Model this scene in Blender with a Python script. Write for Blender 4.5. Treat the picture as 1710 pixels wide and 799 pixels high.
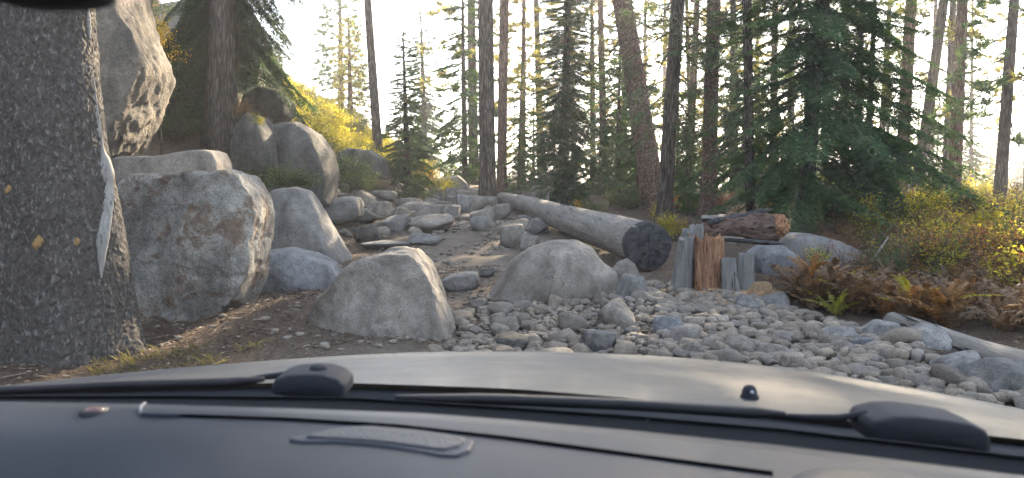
import bpy, bmesh, math, random
import numpy as np
from mathutils import Vector, Matrix, Quaternion

for o in list(bpy.data.objects): bpy.data.objects.remove(o)
SC = bpy.context.scene
COL = SC.collection
R = math.radians
rng = np.random.default_rng(7)
random.seed(7)

# ------------------------------------------------------------------ camera
F = 1316.0; CX, CY = 855.0, 399.5; EYE = np.array([0.0, 0.0, 1.6]); PITCH = math.atan(109.5 / F)
cd = bpy.data.cameras.new('camera'); cam = bpy.data.objects.new('camera', cd); COL.objects.link(cam)
cam.location = EYE; cam.rotation_euler = (math.pi / 2 - PITCH, 0, 0)
cd.sensor_width = 36; cd.lens = 36 * F / 1710.0; cd.clip_start = 0.05; cd.clip_end = 3000
cd.dof.use_dof = True; cd.dof.focus_distance = 9.0; cd.dof.aperture_fstop = 6.0
SC.camera = cam
SC.render.resolution_x = 1024; SC.render.resolution_y = 478

# ------------------------------------------------------------------ light
SUN_AZ, SUN_EL = 20.0, 23.0
HZD = 0.0015
W = bpy.data.worlds.new('World'); SC.world = W; W.use_nodes = True
nt = W.node_tree; sky = nt.nodes.new('ShaderNodeTexSky'); sky.sky_type = 'NISHITA'; sky.sun_disc = False
sky.sun_elevation = R(SUN_EL); sky.sun_rotation = R(SUN_AZ); sky.altitude = 2000; sky.dust_density = 2.0; sky.air_density = 1.0
bg = nt.nodes['Background']; bg.inputs[1].default_value = 0.15
hs = nt.nodes.new('ShaderNodeHueSaturation'); hs.inputs['Saturation'].default_value = 0.6
nt.links.new(sky.outputs[0], hs.inputs['Color']); nt.links.new(hs.outputs[0], bg.inputs[0])
sd = bpy.data.lights.new('sun', 'SUN'); sd.energy = 5.0; sd.angle = R(0.6); sd.color = (1.0, 0.8, 0.56)
so = bpy.data.objects.new('sun', sd); COL.objects.link(so)
svec = Vector((math.sin(R(SUN_AZ)) * math.cos(R(SUN_EL)), math.cos(R(SUN_AZ)) * math.cos(R(SUN_EL)), math.sin(R(SUN_EL))))
so.rotation_euler = svec.to_track_quat('Z', 'Y').to_euler()
so.location = (0, 0, 40)
SC.view_settings.view_transform = 'Standard'; SC.view_settings.look = 'None'
SC.view_settings.exposure = 2.75; SC.view_settings.gamma = 1
SC.render.engine = 'CYCLES'
cy = SC.cycles
cy.use_denoising = True; cy.max_bounces = 7; cy.diffuse_bounces = 4; cy.glossy_bounces = 2; cy.transmission_bounces = 4
cy.transparent_max_bounces = 6; cy.volume_bounces = 1; cy.sample_clamp_indirect = 6; cy.sample_clamp_direct = 0
cy.use_adaptive_sampling = True; cy.adaptive_threshold = 0.02
cy.caustics_reflective = False; cy.caustics_refractive = False

# ------------------------------------------------------------------ numeric helpers
def _hash(ix, iy, iz, seed):
    h = (ix.astype(np.int64) * 374761393 + iy.astype(np.int64) * 668265263 + iz.astype(np.int64) * 2147483647 + seed * 974634777) & 0xFFFFFFFF
    h = ((h ^ (h >> 13)) * 1274126177) & 0xFFFFFFFF
    h = ((h ^ (h >> 16)) * 2246822519) & 0xFFFFFFFF
    h = h ^ (h >> 15)
    return (h & 0xFFFFFF) / float(0xFFFFFF)
def vnoise(p, seed=0):
    p = np.asarray(p, float); i = np.floor(p).astype(np.int64); f = p - i
    u = f * f * f * (f * (f * 6 - 15) + 10)
    r = 0
    for dx in (0, 1):
        for dy in (0, 1):
            for dz in (0, 1):
                w = (u[:, 0] if dx else 1 - u[:, 0]) * (u[:, 1] if dy else 1 - u[:, 1]) * (u[:, 2] if dz else 1 - u[:, 2])
                r = r + w * _hash(i[:, 0] + dx, i[:, 1] + dy, i[:, 2] + dz, seed)
    return r * 2 - 1
def fbm(p, octv=4, seed=0, gain=0.5, lac=2.03):
    a, s, r = 1.0, 0.0, 0
    p = np.asarray(p, float)
    for k in range(octv):
        r = r + a * vnoise(p, seed + k * 17); s += a; a *= gain; p = p * lac + 3.7
    return r / s
def sstep(a, b, x):
    t = np.clip((np.asarray(x, float) - a) / (b - a), 0, 1); return t * t * (3 - 2 * t)
def nrm(v): return v / (np.linalg.norm(v, axis=-1, keepdims=True) + 1e-12)

# ------------------------------------------------------------------ terrain height
def Hs(x, y):
    x = np.asarray(x, float); y = np.asarray(y, float)
    base = 1.0 * sstep(7, 36, y) * (1 - 0.75 * sstep(4, 16, x)) + 0.0
    base = base - 3.2 * sstep(42, 110, y)
    foot = 6.5 - 3.1 * sstep(8, 16, y)
    d = -x - foot
    hill = 0.68 * np.where(d > 0, d * d / (d + 0.8), 0) 
    hill = np.minimum(hill, 9 + 0.1 * hill) * (1 - sstep(37, 75, y))
    bank = 0.22 * np.exp(-(((x + 2.3) / 1.0) ** 2 + ((y - 8.4) / 0.9) ** 2)) + 0.12 * np.exp(-(((x - 3.4) / 1.6) ** 2 + ((y - 11.0) / 1.2) ** 2))
    far = 20 * np.exp(-(((x + 62) / 38) ** 2 + ((y - 260) / 60) ** 2)) + 6 * np.exp(-(((x - 120) / 160) ** 2 + ((y - 420) / 60) ** 2))
    farhill = 3.0 * sstep(140, 420, np.hypot(x, y))
    return base + hill + bank + far + farhill
def H(x, y):
    x = np.atleast_1d(np.asarray(x, float)); y = np.atleast_1d(np.asarray(y, float))
    p = np.stack([x, y, x * 0], 1)
    r = np.hypot(x, y)
    off = sstep(3.0, 7.0, np.abs(x + 0.5)) * sstep(9, 16, y)
    return Hs(x, y) + fbm(p * 0.55, 3, 5) * (0.09 + 0.16 * off) * np.clip(1 + r / 60, 1, 4) + fbm(p * 2.6, 3, 9) * 0.035
_gx = np.arange(-40, 46, 0.08); _gy = np.arange(-6, 70, 0.08)
_GA, _GB = np.meshgrid(_gx, _gy, indexing='ij'); _HG = H(_GA.ravel(), _GB.ravel()).reshape(_GA.shape)
def H1(x, y):
    i = (x + 40) / 0.08; j = (y + 6) / 0.08
    if not (0 <= i < len(_gx) - 1 and 0 <= j < len(_gy) - 1): return float(H(x, y)[0])
    a, b = int(i), int(j); u, v = i - a, j - b
    return float(_HG[a, b] * (1 - u) * (1 - v) + _HG[a + 1, b] * u * (1 - v) + _HG[a, b + 1] * (1 - u) * v + _HG[a + 1, b + 1] * u * v)

fw = np.array([0, math.cos(PITCH), -math.sin(PITCH)]); up = np.array([0, math.sin(PITCH), math.cos(PITCH)]); rt = np.array([1.0, 0, 0])
def ray(px, py): return fw + rt * ((px - CX) / F) + up * ((CY - py) / F)
def at_y(px, py, Y): d = ray(px, py); return EYE + d * (Y / d[1])
_ys = np.concatenate([np.arange(3.0, 30, 0.05), np.arange(30, 120, 0.25)])
def ground(px, py, dflt=60.0):
    d = ray(px, py); P = EYE + (_ys / d[1])[:, None] * d
    below = P[:, 2] < H(P[:, 0], P[:, 1])
    k = int(np.argmax(below)) if below.any() else int(np.searchsorted(_ys, dflt))
    x, y = P[k, 0], P[k, 1]
    return np.array([x, y, H1(x, y)])
def ground_Y(px, Y):
    x = (px - CX) / F * Y
    return np.array([x, Y, H1(x, Y)])
def proj(p):
    v = np.asarray(p, float) - EYE; z = v @ fw
    return CX + F * (v @ rt) / z, CY - F * (v @ up) / z

# ------------------------------------------------------------------ object helpers
def mesh_data(name, V, T, mats, mi=None, smooth=True):
    V = np.ascontiguousarray(V, np.float32); T = np.ascontiguousarray(T, np.int32)
    me = bpy.data.meshes.new(name)
    k = T.shape[1]; n = len(T)
    me.vertices.add(len(V)); me.vertices.foreach_set('co', V.ravel())
    me.loops.add(n * k); me.loops.foreach_set('vertex_index', T.ravel())
    me.polygons.add(n); me.polygons.foreach_set('loop_start', np.arange(0, n * k, k, dtype=np.int32))
    if mi is not None: me.polygons.foreach_set('material_index', np.ascontiguousarray(mi, np.int32))
    me.polygons.foreach_set('use_smooth', np.full(n, bool(smooth)))
    me.update(calc_edges=True)
    for m in (mats if isinstance(mats, (list, tuple)) else [mats]): me.materials.append(m)
    return me
def link(name, me, parent=None):
    o = bpy.data.objects.new(name, me); COL.objects.link(o)
    if parent is not None: o.parent = parent
    return o
def mobj(name, V, T, mats, parent=None, mi=None, smooth=True): return link(name, mesh_data(name, V, T, mats, mi, smooth), parent)
def tag(o, label=None, cat=None, group=None, kind=None):
    if label: o['label'] = label
    if cat: o['category'] = cat
    if group: o['group'] = group
    if kind: o['kind'] = kind
    return o
def empty(name, loc=(0, 0, 0), rot=(0, 0, 0)):
    o = bpy.data.objects.new(name, None); COL.objects.link(o); o.location = loc; o.rotation_euler = rot; return o
def copy_tree(o, parent=None):
    c = o.copy(); COL.objects.link(c); c.parent = parent
    for k in ('label', 'group'):
        if parent is None and k in c: del c[k]
    for ch in list(o.children): copy_tree(ch, c)
    return c
def quad2tri(Q): return np.concatenate([Q[:, [0, 1, 2]], Q[:, [0, 2, 3]]])
def join(parts):
    Vs, Ts, off = [], [], 0
    for V, T in parts:
        Vs.append(V); Ts.append(T + off); off += len(V)
    return np.concatenate(Vs), np.concatenate(Ts)
def tube(P, rad, n=10, cap=True, fn=None):
    """a tube round the points P; fn(u_angle, along) gives a factor on the radius"""
    P = np.asarray(P, float); rad = np.broadcast_to(np.asarray(rad, float), (len(P),))
    t = nrm(np.gradient(P, axis=0))
    ref = np.array([0, 0, 1.0]) if abs(t[0, 2]) < 0.8 else np.array([0, 1.0, 0])
    a = nrm(np.cross(np.broadcast_to(ref, t.shape), t)); b = np.cross(t, a)
    ang = np.linspace(0, 2 * np.pi, n, endpoint=False)
    f = np.ones((len(P), n)) if fn is None else fn(np.broadcast_to(ang, (len(P), n)), np.broadcast_to(np.arange(len(P))[:, None], (len(P), n)))
    V = P[:, None] + (a[:, None] * np.cos(ang)[None, :, None] + b[:, None] * np.sin(ang)[None, :, None]) * (rad[:, None] * f)[..., None]
    V = V.reshape(-1, 3); m = len(P)
    i, j = np.meshgrid(np.arange(m - 1), np.arange(n), indexing='ij'); i = i.ravel(); j = j.ravel(); j2 = (j + 1) % n
    T = quad2tri(np.stack([i * n + j, i * n + j2, (i + 1) * n + j2, (i + 1) * n + j], 1))
    if cap:
        V = np.concatenate([V, P[[0]], P[[-1]]]); c0, c1 = m * n, m * n + 1
        jj = np.arange(n); jn = (jj + 1) % n
        T = np.concatenate([T, np.stack([np.full(n, c0), jn, jj], 1), np.stack([np.full(n, c1), (m - 1) * n + jj, (m - 1) * n + jn], 1)])
    return V, T
_ico = {}
def ico(s):
    if s not in _ico:
        bm = bmesh.new(); bmesh.ops.create_icosphere(bm, subdivisions=s, radius=1)
        V = np.array([v.co[:] for v in bm.verts]); T = np.array([[v.index for v in f.verts] for f in bm.faces]); bm.free()
        _ico[s] = (nrm(V), T)
    return _ico[s]
def grid_mesh(G):
    """triangles for a grid of points G (m, n, 3)"""
    m, n = G.shape[:2]
    i, j = np.meshgrid(np.arange(m - 1), np.arange(n - 1), indexing='ij'); i = i.ravel(); j = j.ravel()
    return G.reshape(-1, 3), quad2tri(np.stack([i * n + j, i * n + j + 1, (i + 1) * n + j + 1, (i + 1) * n + j], 1))

# ------------------------------------------------------------------ materials
class M_:
    def __init__(s, name):
        s.m = bpy.data.materials.new(name); s.m.use_nodes = True; s.nt = s.m.node_tree
        s.b = s.nt.nodes['Principled BSDF']; s.out = s.nt.nodes['Material Output']
    def n(s, t, **kw):
        x = s.nt.nodes.new(t)
        for k, v in kw.items(): setattr(x, k, v)
        return x
    def l(s, a, b): s.nt.links.new(a, b)
    def coord(s, kind='Object', scale=(1, 1, 1)):
        tc = s.n('ShaderNodeTexCoord'); mp = s.n('ShaderNodeMapping'); mp.inputs['Scale'].default_value = scale
        s.l(tc.outputs[kind], mp.inputs[0]); return mp.outputs[0]
    def noise(s, co, scale, detail=5, rough=0.6, dist=0):
        x = s.n('ShaderNodeTexNoise'); x.inputs['Scale'].default_value = scale; x.inputs['Detail'].default_value = detail
        x.inputs['Roughness'].default_value = rough; x.inputs['Distortion'].default_value = dist
        s.l(co, x.inputs['Vector']); return x.outputs['Fac']
    def vor(s, co, scale, feature='F1', out='Distance'):
        x = s.n('ShaderNodeTexVoronoi'); x.feature = feature; x.inputs['Scale'].default_value = scale; s.l(co, x.inputs['Vector']); return x.outputs[out]
    def ramp(s, fac, stops):
        x = s.n('ShaderNodeValToRGB'); e = x.color_ramp.elements
        while len(e) < len(stops): e.new(0.5)
        for k, (p, c) in enumerate(stops): e[k].position = p; e[k].color = (*c, 1) if len(c) == 3 else c
        s.l(fac, x.inputs[0]); return x.outputs[0]
    def mix(s, fac, a, b, mode='MIX'):
        x = s.n('ShaderNodeMixRGB'); x.blend_type = mode
        for i, v in ((0, fac), (1, a), (2, b)):
            if isinstance(v, (int, float)): x.inputs[i].default_value = v
            elif isinstance(v, tuple): x.inputs[i].default_value = (*v, 1)
            else: s.l(v, x.inputs[i])
        return x.outputs[0]
    def math(s, op, a, b=0.0):
        x = s.n('ShaderNodeMath'); x.operation = op
        for i, v in ((0, a), (1, b)):
            if isinstance(v, (int, float)): x.inputs[i].default_value = v
            else: s.l(v, x.inputs[i])
        return x.outputs[0]
    def bump(s, h, dist, strength=1.0, prev=None):
        x = s.n('ShaderNodeBump'); x.inputs['Distance'].default_value = dist; x.inputs['Strength'].default_value = strength
        s.l(h, x.inputs['Height'])
        if prev is not None: s.l(prev, x.inputs['Normal'])
        return x.outputs[0]
    def col(s, c):
        if isinstance(c, tuple): s.b.inputs['Base Color'].default_value = (*c, 1)
        else: s.l(c, s.b.inputs['Base Color'])
    def rough(s, v): s.b.inputs['Roughness'].default_value = v
    def spec(s, v): s.b.inputs['Specular IOR Level'].default_value = v
    def nor(s, n): s.l(n, s.b.inputs['Normal'])

def granite(name, c0, c1, spot=0.35, rust=0.0, vary=0.25, coords='Object', island=False, bump=0.02, lichen=0.0):
    s = M_(name); co = s.coord(coords)
    big = s.noise(co, 1.6, 6, 0.62, 0.4); mid = s.noise(co, 9, 6, 0.65); fine = s.noise(co, 70, 4, 0.7)
    c = s.ramp(big, [(0.32, c0), (0.68, c1)])
    c = s.mix(0.55, c, s.ramp(mid, [(0.3, (0.28,) * 3), (0.7, (0.72,) * 3)]), 'OVERLAY')
    c = s.mix(spot, c, s.ramp(fine, [(0.36, (0.12,) * 3), (0.5, (0.5,) * 3), (0.66, (0.9,) * 3)]), 'OVERLAY')
    if rust:
        r = s.ramp(s.noise(co, 2.6, 7, 0.68, 0.5), [(0.505, (0, 0, 0)), (0.57, (1, 1, 1))])
        r = s.math('MULTIPLY', r, rust)
        c = s.mix(r, c, s.ramp(mid, [(0.3, (0.085, 0.055, 0.04)), (0.7, (0.22, 0.155, 0.11))]))
        w = s.ramp(s.noise(co, 3.3, 6, 0.7, 1.2), [(0.57, (0, 0, 0)), (0.66, (1, 1, 1))])
        c = s.mix(s.math('MULTIPLY', w, 0.55), c, (0.42, 0.41, 0.38))
    if bump > 0.012:
        nv = s.n('ShaderNodeTexNoise'); nv.inputs['Scale'].default_value = 1.6; nv.inputs['Detail'].default_value = 6; nv.inputs['Roughness'].default_value = 0.65; s.l(co, nv.inputs['Vector'])
        vm = s.n('ShaderNodeVectorMath', operation='MULTIPLY_ADD'); s.l(nv.outputs['Color'], vm.inputs[0]); vm.inputs[1].default_value = (0.9,) * 3; s.l(co, vm.inputs[2])
        ck = s.ramp(s.vor(vm.outputs[0], 1.15, 'DISTANCE_TO_EDGE'), [(0.0, (1, 1, 1)), (0.014, (0, 0, 0))]); ck = s.math('MULTIPLY', ck, s.ramp(mid, [(0.42, (0, 0, 0)), (0.6, (1, 1, 1))]))
        c = s.mix(s.math('MULTIPLY', ck, 0.8), c, (0.045, 0.04, 0.034))
        st = s.noise(s.coord(coords, (1, 1, 0.25)), 2.4, 5, 0.6, 0.6); c = s.mix(0.7, c, s.ramp(st, [(0.34, (0.27, 0.255, 0.235)), (0.5, (0.5, 0.5, 0.5)), (0.68, (0.68, 0.67, 0.64))]), 'OVERLAY')
    if lichen:
        w = s.ramp(s.noise(co, 5, 8, 0.75), [(0.55, (0, 0, 0)), (0.62, (1, 1, 1))])
        c = s.mix(s.math('MULTIPLY', w, lichen), c, (0.07, 0.075, 0.06))
    if vary:
        if island: rv = s.n('ShaderNodeNewGeometry').outputs['Random Per Island']
        else: rv = s.n('ShaderNodeObjectInfo').outputs['Random']
        c = s.mix(1.0, c, s.ramp(rv, [(0.0, (1 - vary, 1 - vary * 1.05, 1 - vary * 1.1)), (0.35, (0.92, 0.95, 1.0)), (0.7, (1.0, 0.96, 0.9)), (1.0, (1.12, 1.1, 1.07))]), 'MULTIPLY')
    s.col(c); s.rough(0.9); s.spec(0.25)
    h = s.math('ADD', s.math('MULTIPLY', mid, 1.0), s.math('MULTIPLY', fine, 0.22))
    n1 = s.bump(h, bump * 2.5, 0.9)
    if bump > 0.015:
        cr = s.ramp(s.vor(co, 1.5, 'DISTANCE_TO_EDGE'), [(0.0, (0, 0, 0)), (0.025, (1, 1, 1))])
        n1 = s.bump(s.math('MULTIPLY', cr, s.math('SUBTRACT', big, 0.2)), 0.02, 0.5, n1)
    s.nor(n1); return s.m

def bark(name, c0, c1, sc=(1, 1, 0.22), scale=16, bump=0.03, lichen=0.0):
    s = M_(name); co0 = s.coord('Object', sc); nw = s.n('ShaderNodeTexNoise'); nw.inputs['Scale'].default_value = scale * 0.6; nw.inputs['Detail'].default_value = 4; s.l(co0, nw.inputs['Vector'])
    vm = s.n('ShaderNodeVectorMath', operation='MULTIPLY_ADD'); s.l(nw.outputs['Color'], vm.inputs[0]); vm.inputs[1].default_value = (2.6 / scale,) * 3; s.l(co0, vm.inputs[2]); co = vm.outputs[0]
    wob = s.noise(co, scale * 0.35, 4, 0.6)
    v = s.vor(co, scale, 'DISTANCE_TO_EDGE'); nz = s.noise(co, scale * 1.2, 6, 0.7, 0.6)
    h = s.math('ADD', s.math('MULTIPLY', s.math('MINIMUM', v, 0.3), 1.3), s.math('MULTIPLY', nz, 1.0))
    c = s.ramp(h, [(0.42, tuple(x * 0.4 for x in c0)), (0.66, c0), (0.9, c1)])
    c = s.mix(0.5, c, s.ramp(wob, [(0.3, (0.35,) * 3), (0.7, (0.68,) * 3)]), 'OVERLAY')
    if lichen:
        w = s.ramp(s.noise(s.coord('Object'), 22, 3, 0.6), [(0.58, (0, 0, 0)), (0.64, (1, 1, 1))])
        c = s.mix(s.math('MULTIPLY', w, lichen), c, (0.36, 0.36, 0.33))
    rv = s.n('ShaderNodeObjectInfo').outputs['Random']
    c = s.mix(1.0, c, s.ramp(rv, [(0, (0.8, 0.8, 0.8)), (1, (1.15, 1.1, 1.05))]), 'MULTIPLY')
    s.col(c); s.rough(0.95); s.spec(0.15); s.nor(s.bump(h, bump, 0.9)); return s.m

def leafmat(name, cols, trans=0.4, tcol=None, rough=0.6, scale=3.0, gloss=True):
    """foliage: reflects and lets light through; colour varies from leaf to leaf and from plant to plant"""
    s = M_(name)
    ri = s.n('ShaderNodeNewGeometry').outputs['Random Per Island']
    co = s.coord('Object'); nz = s.noise(co, scale, 3, 0.6)
    k = s.math('ADD', s.math('MULTIPLY', ri, 0.5), s.math('MULTIPLY', nz, 0.55))
    st = [(0.2 + 0.65 * i / max(1, len(cols) - 1), c) for i, c in enumerate(cols)]
    c = s.ramp(k, st)
    rv = s.n('ShaderNodeObjectInfo').outputs['Random']
    c = s.mix(1.0, c, s.ramp(rv, [(0, (0.78, 0.82, 0.85)), (1, (1.2, 1.14, 1.0))]), 'MULTIPLY')
    s.col(c); s.rough(rough); s.spec(0.3)
    tr = s.n('ShaderNodeBsdfTranslucent'); mx = s.n('ShaderNodeMixShader'); mx.inputs[0].default_value = trans
    s.l(s.mix(1.0, c, tcol or (1.5, 1.5, 0.8), 'MULTIPLY'), tr.inputs[0])
    s.l(s.b.outputs[0], mx.inputs[1]); s.l(tr.outputs[0], mx.inputs[2]); s.l(mx.outputs[0], s.out.inputs[0])
    return s.m

def wood(name, c0, c1, sc, scale=10, bump=0.02, crack=(0.02, 0.018, 0.016), char=None):
    s = M_(name); co = s.coord('Object', sc)
    a = s.noise(co, scale, 6, 0.65, 0.3); b = s.noise(co, scale * 4, 5, 0.7); big = s.noise(s.coord('Object'), 2.5, 4, 0.6)
    c = s.ramp(a, [(0.3, c0), (0.7, c1)])
    c = s.mix(0.5, c, s.ramp(b, [(0.3, (0.3,) * 3), (0.7, (0.7,) * 3)]), 'OVERLAY')
    ck = s.ramp(s.noise(co, scale * 1.7, 4, 0.55, 0.2), [(0.36, (1, 1, 1)), (0.40, (0, 0, 0))])
    c = s.mix(ck, c, crack)
    c = s.mix(0.5, c, s.ramp(big, [(0.3, (0.36,) * 3), (0.7, (0.62,) * 3)]), 'OVERLAY')
    if char:
        c = s.mix(s.ramp(big, [(0.5, (0, 0, 0)), (0.64, (1, 1, 1))]), c, char)
    s.col(c); s.rough(0.9); s.spec(0.2)
    h = s.math('SUBTRACT', s.math('ADD', a, s.math('MULTIPLY', b, 0.35)), s.math('MULTIPLY', ck, 0.9))
    s.nor(s.bump(h, bump, 0.9)); return s.m

def plain(name, c, rough=0.5, spec=0.5, metal=0.0, tex=None):
    s = M_(name); s.rough(rough); s.spec(spec); s.b.inputs['Metallic'].default_value = metal
    co = s.coord('Object'); nz = s.noise(co, (tex or (300, 0.001))[0], 3, 0.6)
    s.col(s.mix(0.25, c, s.ramp(nz, [(0.3, (0.4,) * 3), (0.7, (0.6,) * 3)]), 'OVERLAY'))
    s.nor(s.bump(nz, (tex or (300, 0.001))[1], 0.6)); return s.m

MAT = {}
MAT['rust'] = granite('granite_rusty', (0.15, 0.145, 0.132), (0.33, 0.315, 0.28), 0.5, rust=0.85, vary=0, bump=0.03)
MAT['gran'] = granite('granite_grey', (0.125, 0.121, 0.114), (0.21, 0.202, 0.19), 0.35, vary=0.0, bump=0.016)
MAT['warm'] = granite('granite_warm', (0.155, 0.138, 0.118), (0.245, 0.222, 0.192), 0.35, vary=0.0, bump=0.014)
MAT['blue'] = granite('granite_blue_grey', (0.135, 0.14, 0.145), (0.21, 0.214, 0.218), 0.3, vary=0.0, bump=0.016)
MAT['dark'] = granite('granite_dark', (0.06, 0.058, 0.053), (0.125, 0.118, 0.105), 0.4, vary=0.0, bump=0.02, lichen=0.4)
MAT['cliff'] = granite('granite_cliff', (0.095, 0.087, 0.075), (0.23, 0.2, 0.163), 0.5, vary=0.0, bump=0.035, lichen=0.5)
MAT['stone'] = granite('cobble_stone', (0.15, 0.13, 0.108), (0.265, 0.235, 0.195), 0.45, vary=0.38, bump=0.008)
MAT['pebb'] = granite('pebble_stone', (0.14, 0.12, 0.098), (0.265, 0.234, 0.192), 0.4, vary=0.42, island=True, bump=0.006)
MAT['pale'] = granite('granite_pale', (0.2, 0.196, 0.185), (0.34, 0.333, 0.315), 0.4, vary=0.0, bump=0.02)
def _b1():
    s = M_('bark_scaly_grey'); co = s.coord('Object', (1, 1, 0.75)); a = s.noise(co, 22, 6, 0.7, 0.5); b = s.noise(co, 75, 4, 0.7); big = s.noise(s.coord(), 2.2, 4, 0.6)
    c = s.ramp(a, [(0.34, (0.032, 0.028, 0.024)), (0.55, (0.064, 0.058, 0.051)), (0.72, (0.115, 0.106, 0.096))])
    c = s.mix(0.6, c, s.ramp(b, [(0.3, (0.3,) * 3), (0.7, (0.72,) * 3)]), 'OVERLAY'); c = s.mix(0.5, c, s.ramp(big, [(0.3, (0.4, 0.38, 0.36)), (0.7, (0.6, 0.6, 0.62))]), 'OVERLAY')
    mp = s.n('ShaderNodeMapping'); mp.inputs['Rotation'].default_value = (0.5, 0.6, 0.3); mp.inputs['Scale'].default_value = (1, 1, 0.45); s.l(s.coord(), mp.inputs[0])
    fl = s.ramp(s.noise(mp.outputs[0], 34, 3, 0.55), [(0.58, (0, 0, 0)), (0.66, (1, 1, 1))]); c = s.mix(s.math('MULTIPLY', fl, 0.6), c, (0.2, 0.19, 0.175))
    s.col(c); s.rough(0.85); s.spec(0.3); s.nor(s.bump(s.math('ADD', a, s.math('MULTIPLY', b, 0.4)), 0.014, 0.9)); return s.m
MAT['bark1'] = _b1()
MAT['bark'] = bark('bark_brown', (0.08, 0.064, 0.052), (0.17, 0.14, 0.118), (1, 1, 0.13), 17, 0.04)
MAT['barkr'] = bark('bark_reddish', (0.115, 0.07, 0.05), (0.22, 0.14, 0.105), (1, 1, 0.16), 17, 0.035)
MAT['barkl'] = bark('bark_pink_lichen', (0.14, 0.088, 0.068), (0.26, 0.175, 0.14), (1, 1, 0.5), 20, 0.03, lichen=0.6)
MAT['twig'] = bark('twig_bark', (0.075, 0.062, 0.05), (0.15, 0.125, 0.1), (1, 1, 1), 40, 0.004)
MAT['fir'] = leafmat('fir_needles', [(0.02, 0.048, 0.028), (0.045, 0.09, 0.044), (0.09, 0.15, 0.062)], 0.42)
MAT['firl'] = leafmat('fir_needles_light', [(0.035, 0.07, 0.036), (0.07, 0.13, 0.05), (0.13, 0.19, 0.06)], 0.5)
MAT['pine'] = leafmat('pine_needles', [(0.055, 0.08, 0.032), (0.12, 0.14, 0.05), (0.2, 0.195, 0.07)], 0.55)
MAT['gold'] = leafmat('pine_needles_golden', [(0.13, 0.14, 0.045), (0.24, 0.22, 0.07), (0.36, 0.3, 0.1)], 0.55)  # golden sunlight on the needles put into their colour
MAT['bgreen'] = leafmat('shrub_leaves_green', [(0.03, 0.05, 0.022), (0.06, 0.09, 0.035), (0.1, 0.13, 0.05)], 0.35)
MAT['byell'] = leafmat('shrub_leaves_yellow_green', [(0.16, 0.17, 0.035), (0.3, 0.28, 0.05), (0.46, 0.4, 0.07)], 0.6, (1.7, 1.6, 0.7))
MAT['bgold'] = leafmat('leaves_yellow', [(0.3, 0.2, 0.02), (0.5, 0.36, 0.03), (0.62, 0.48, 0.06)], 0.5, (1.3, 1.2, 0.6))
MAT['borng'] = leafmat('leaves_orange', [(0.17, 0.085, 0.035), (0.27, 0.145, 0.055), (0.36, 0.24, 0.09)], 0.45, (1.4, 1.1, 0.7))
MAT['bbrown'] = leafmat('leaves_brown', [(0.1, 0.06, 0.036), (0.18, 0.115, 0.068), (0.29, 0.2, 0.115)], 0.35, (1.3, 1.1, 0.8))
MAT['log'] = wood('log_grey', (0.11, 0.1, 0.088), (0.22, 0.205, 0.18), (1, 0.08, 1), 9, 0.02)
MAT['log2'] = wood('log_grey_across', (0.11, 0.1, 0.088), (0.2, 0.185, 0.16), (0.12, 1, 1), 9, 0.02)
MAT['char'] = wood('charred_end', (0.018, 0.018, 0.02), (0.085, 0.083, 0.083), (1, 1, 1), 9, 0.02)
MAT['post'] = wood('weathered_wood', (0.09, 0.087, 0.083), (0.2, 0.193, 0.183), (1, 1, 0.07), 22, 0.012)
for n_ in MAT['post'].node_tree.nodes:
    if n_.type == 'VALTORGB' and abs(n_.color_ramp.elements[0].position - 0.36) < 1e-3: n_.color_ramp.elements[0].position = 0.30; n_.color_ramp.elements[1].position = 0.34
MAT['red'] = wood('rotten_red_wood', (0.12, 0.06, 0.035), (0.34, 0.19, 0.11), (1, 1, 0.14), 26, 0.03, crack=(0.07, 0.025, 0.012))
MAT['rot'] = wood('rotten_log_wood', (0.05, 0.032, 0.026), (0.17, 0.115, 0.09), (0.3, 1, 1), 18, 0.04)
MAT['rotend'] = wood('rotten_log_end', (0.16, 0.07, 0.035), (0.42, 0.24, 0.13), (1, 1, 1), 20, 0.04)
MAT['scar'] = wood('bare_pale_wood', (0.17, 0.162, 0.148), (0.31, 0.295, 0.27), (1, 1, 0.06), 30, 0.01, crack=(0.12, 0.11, 0.1))

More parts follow.
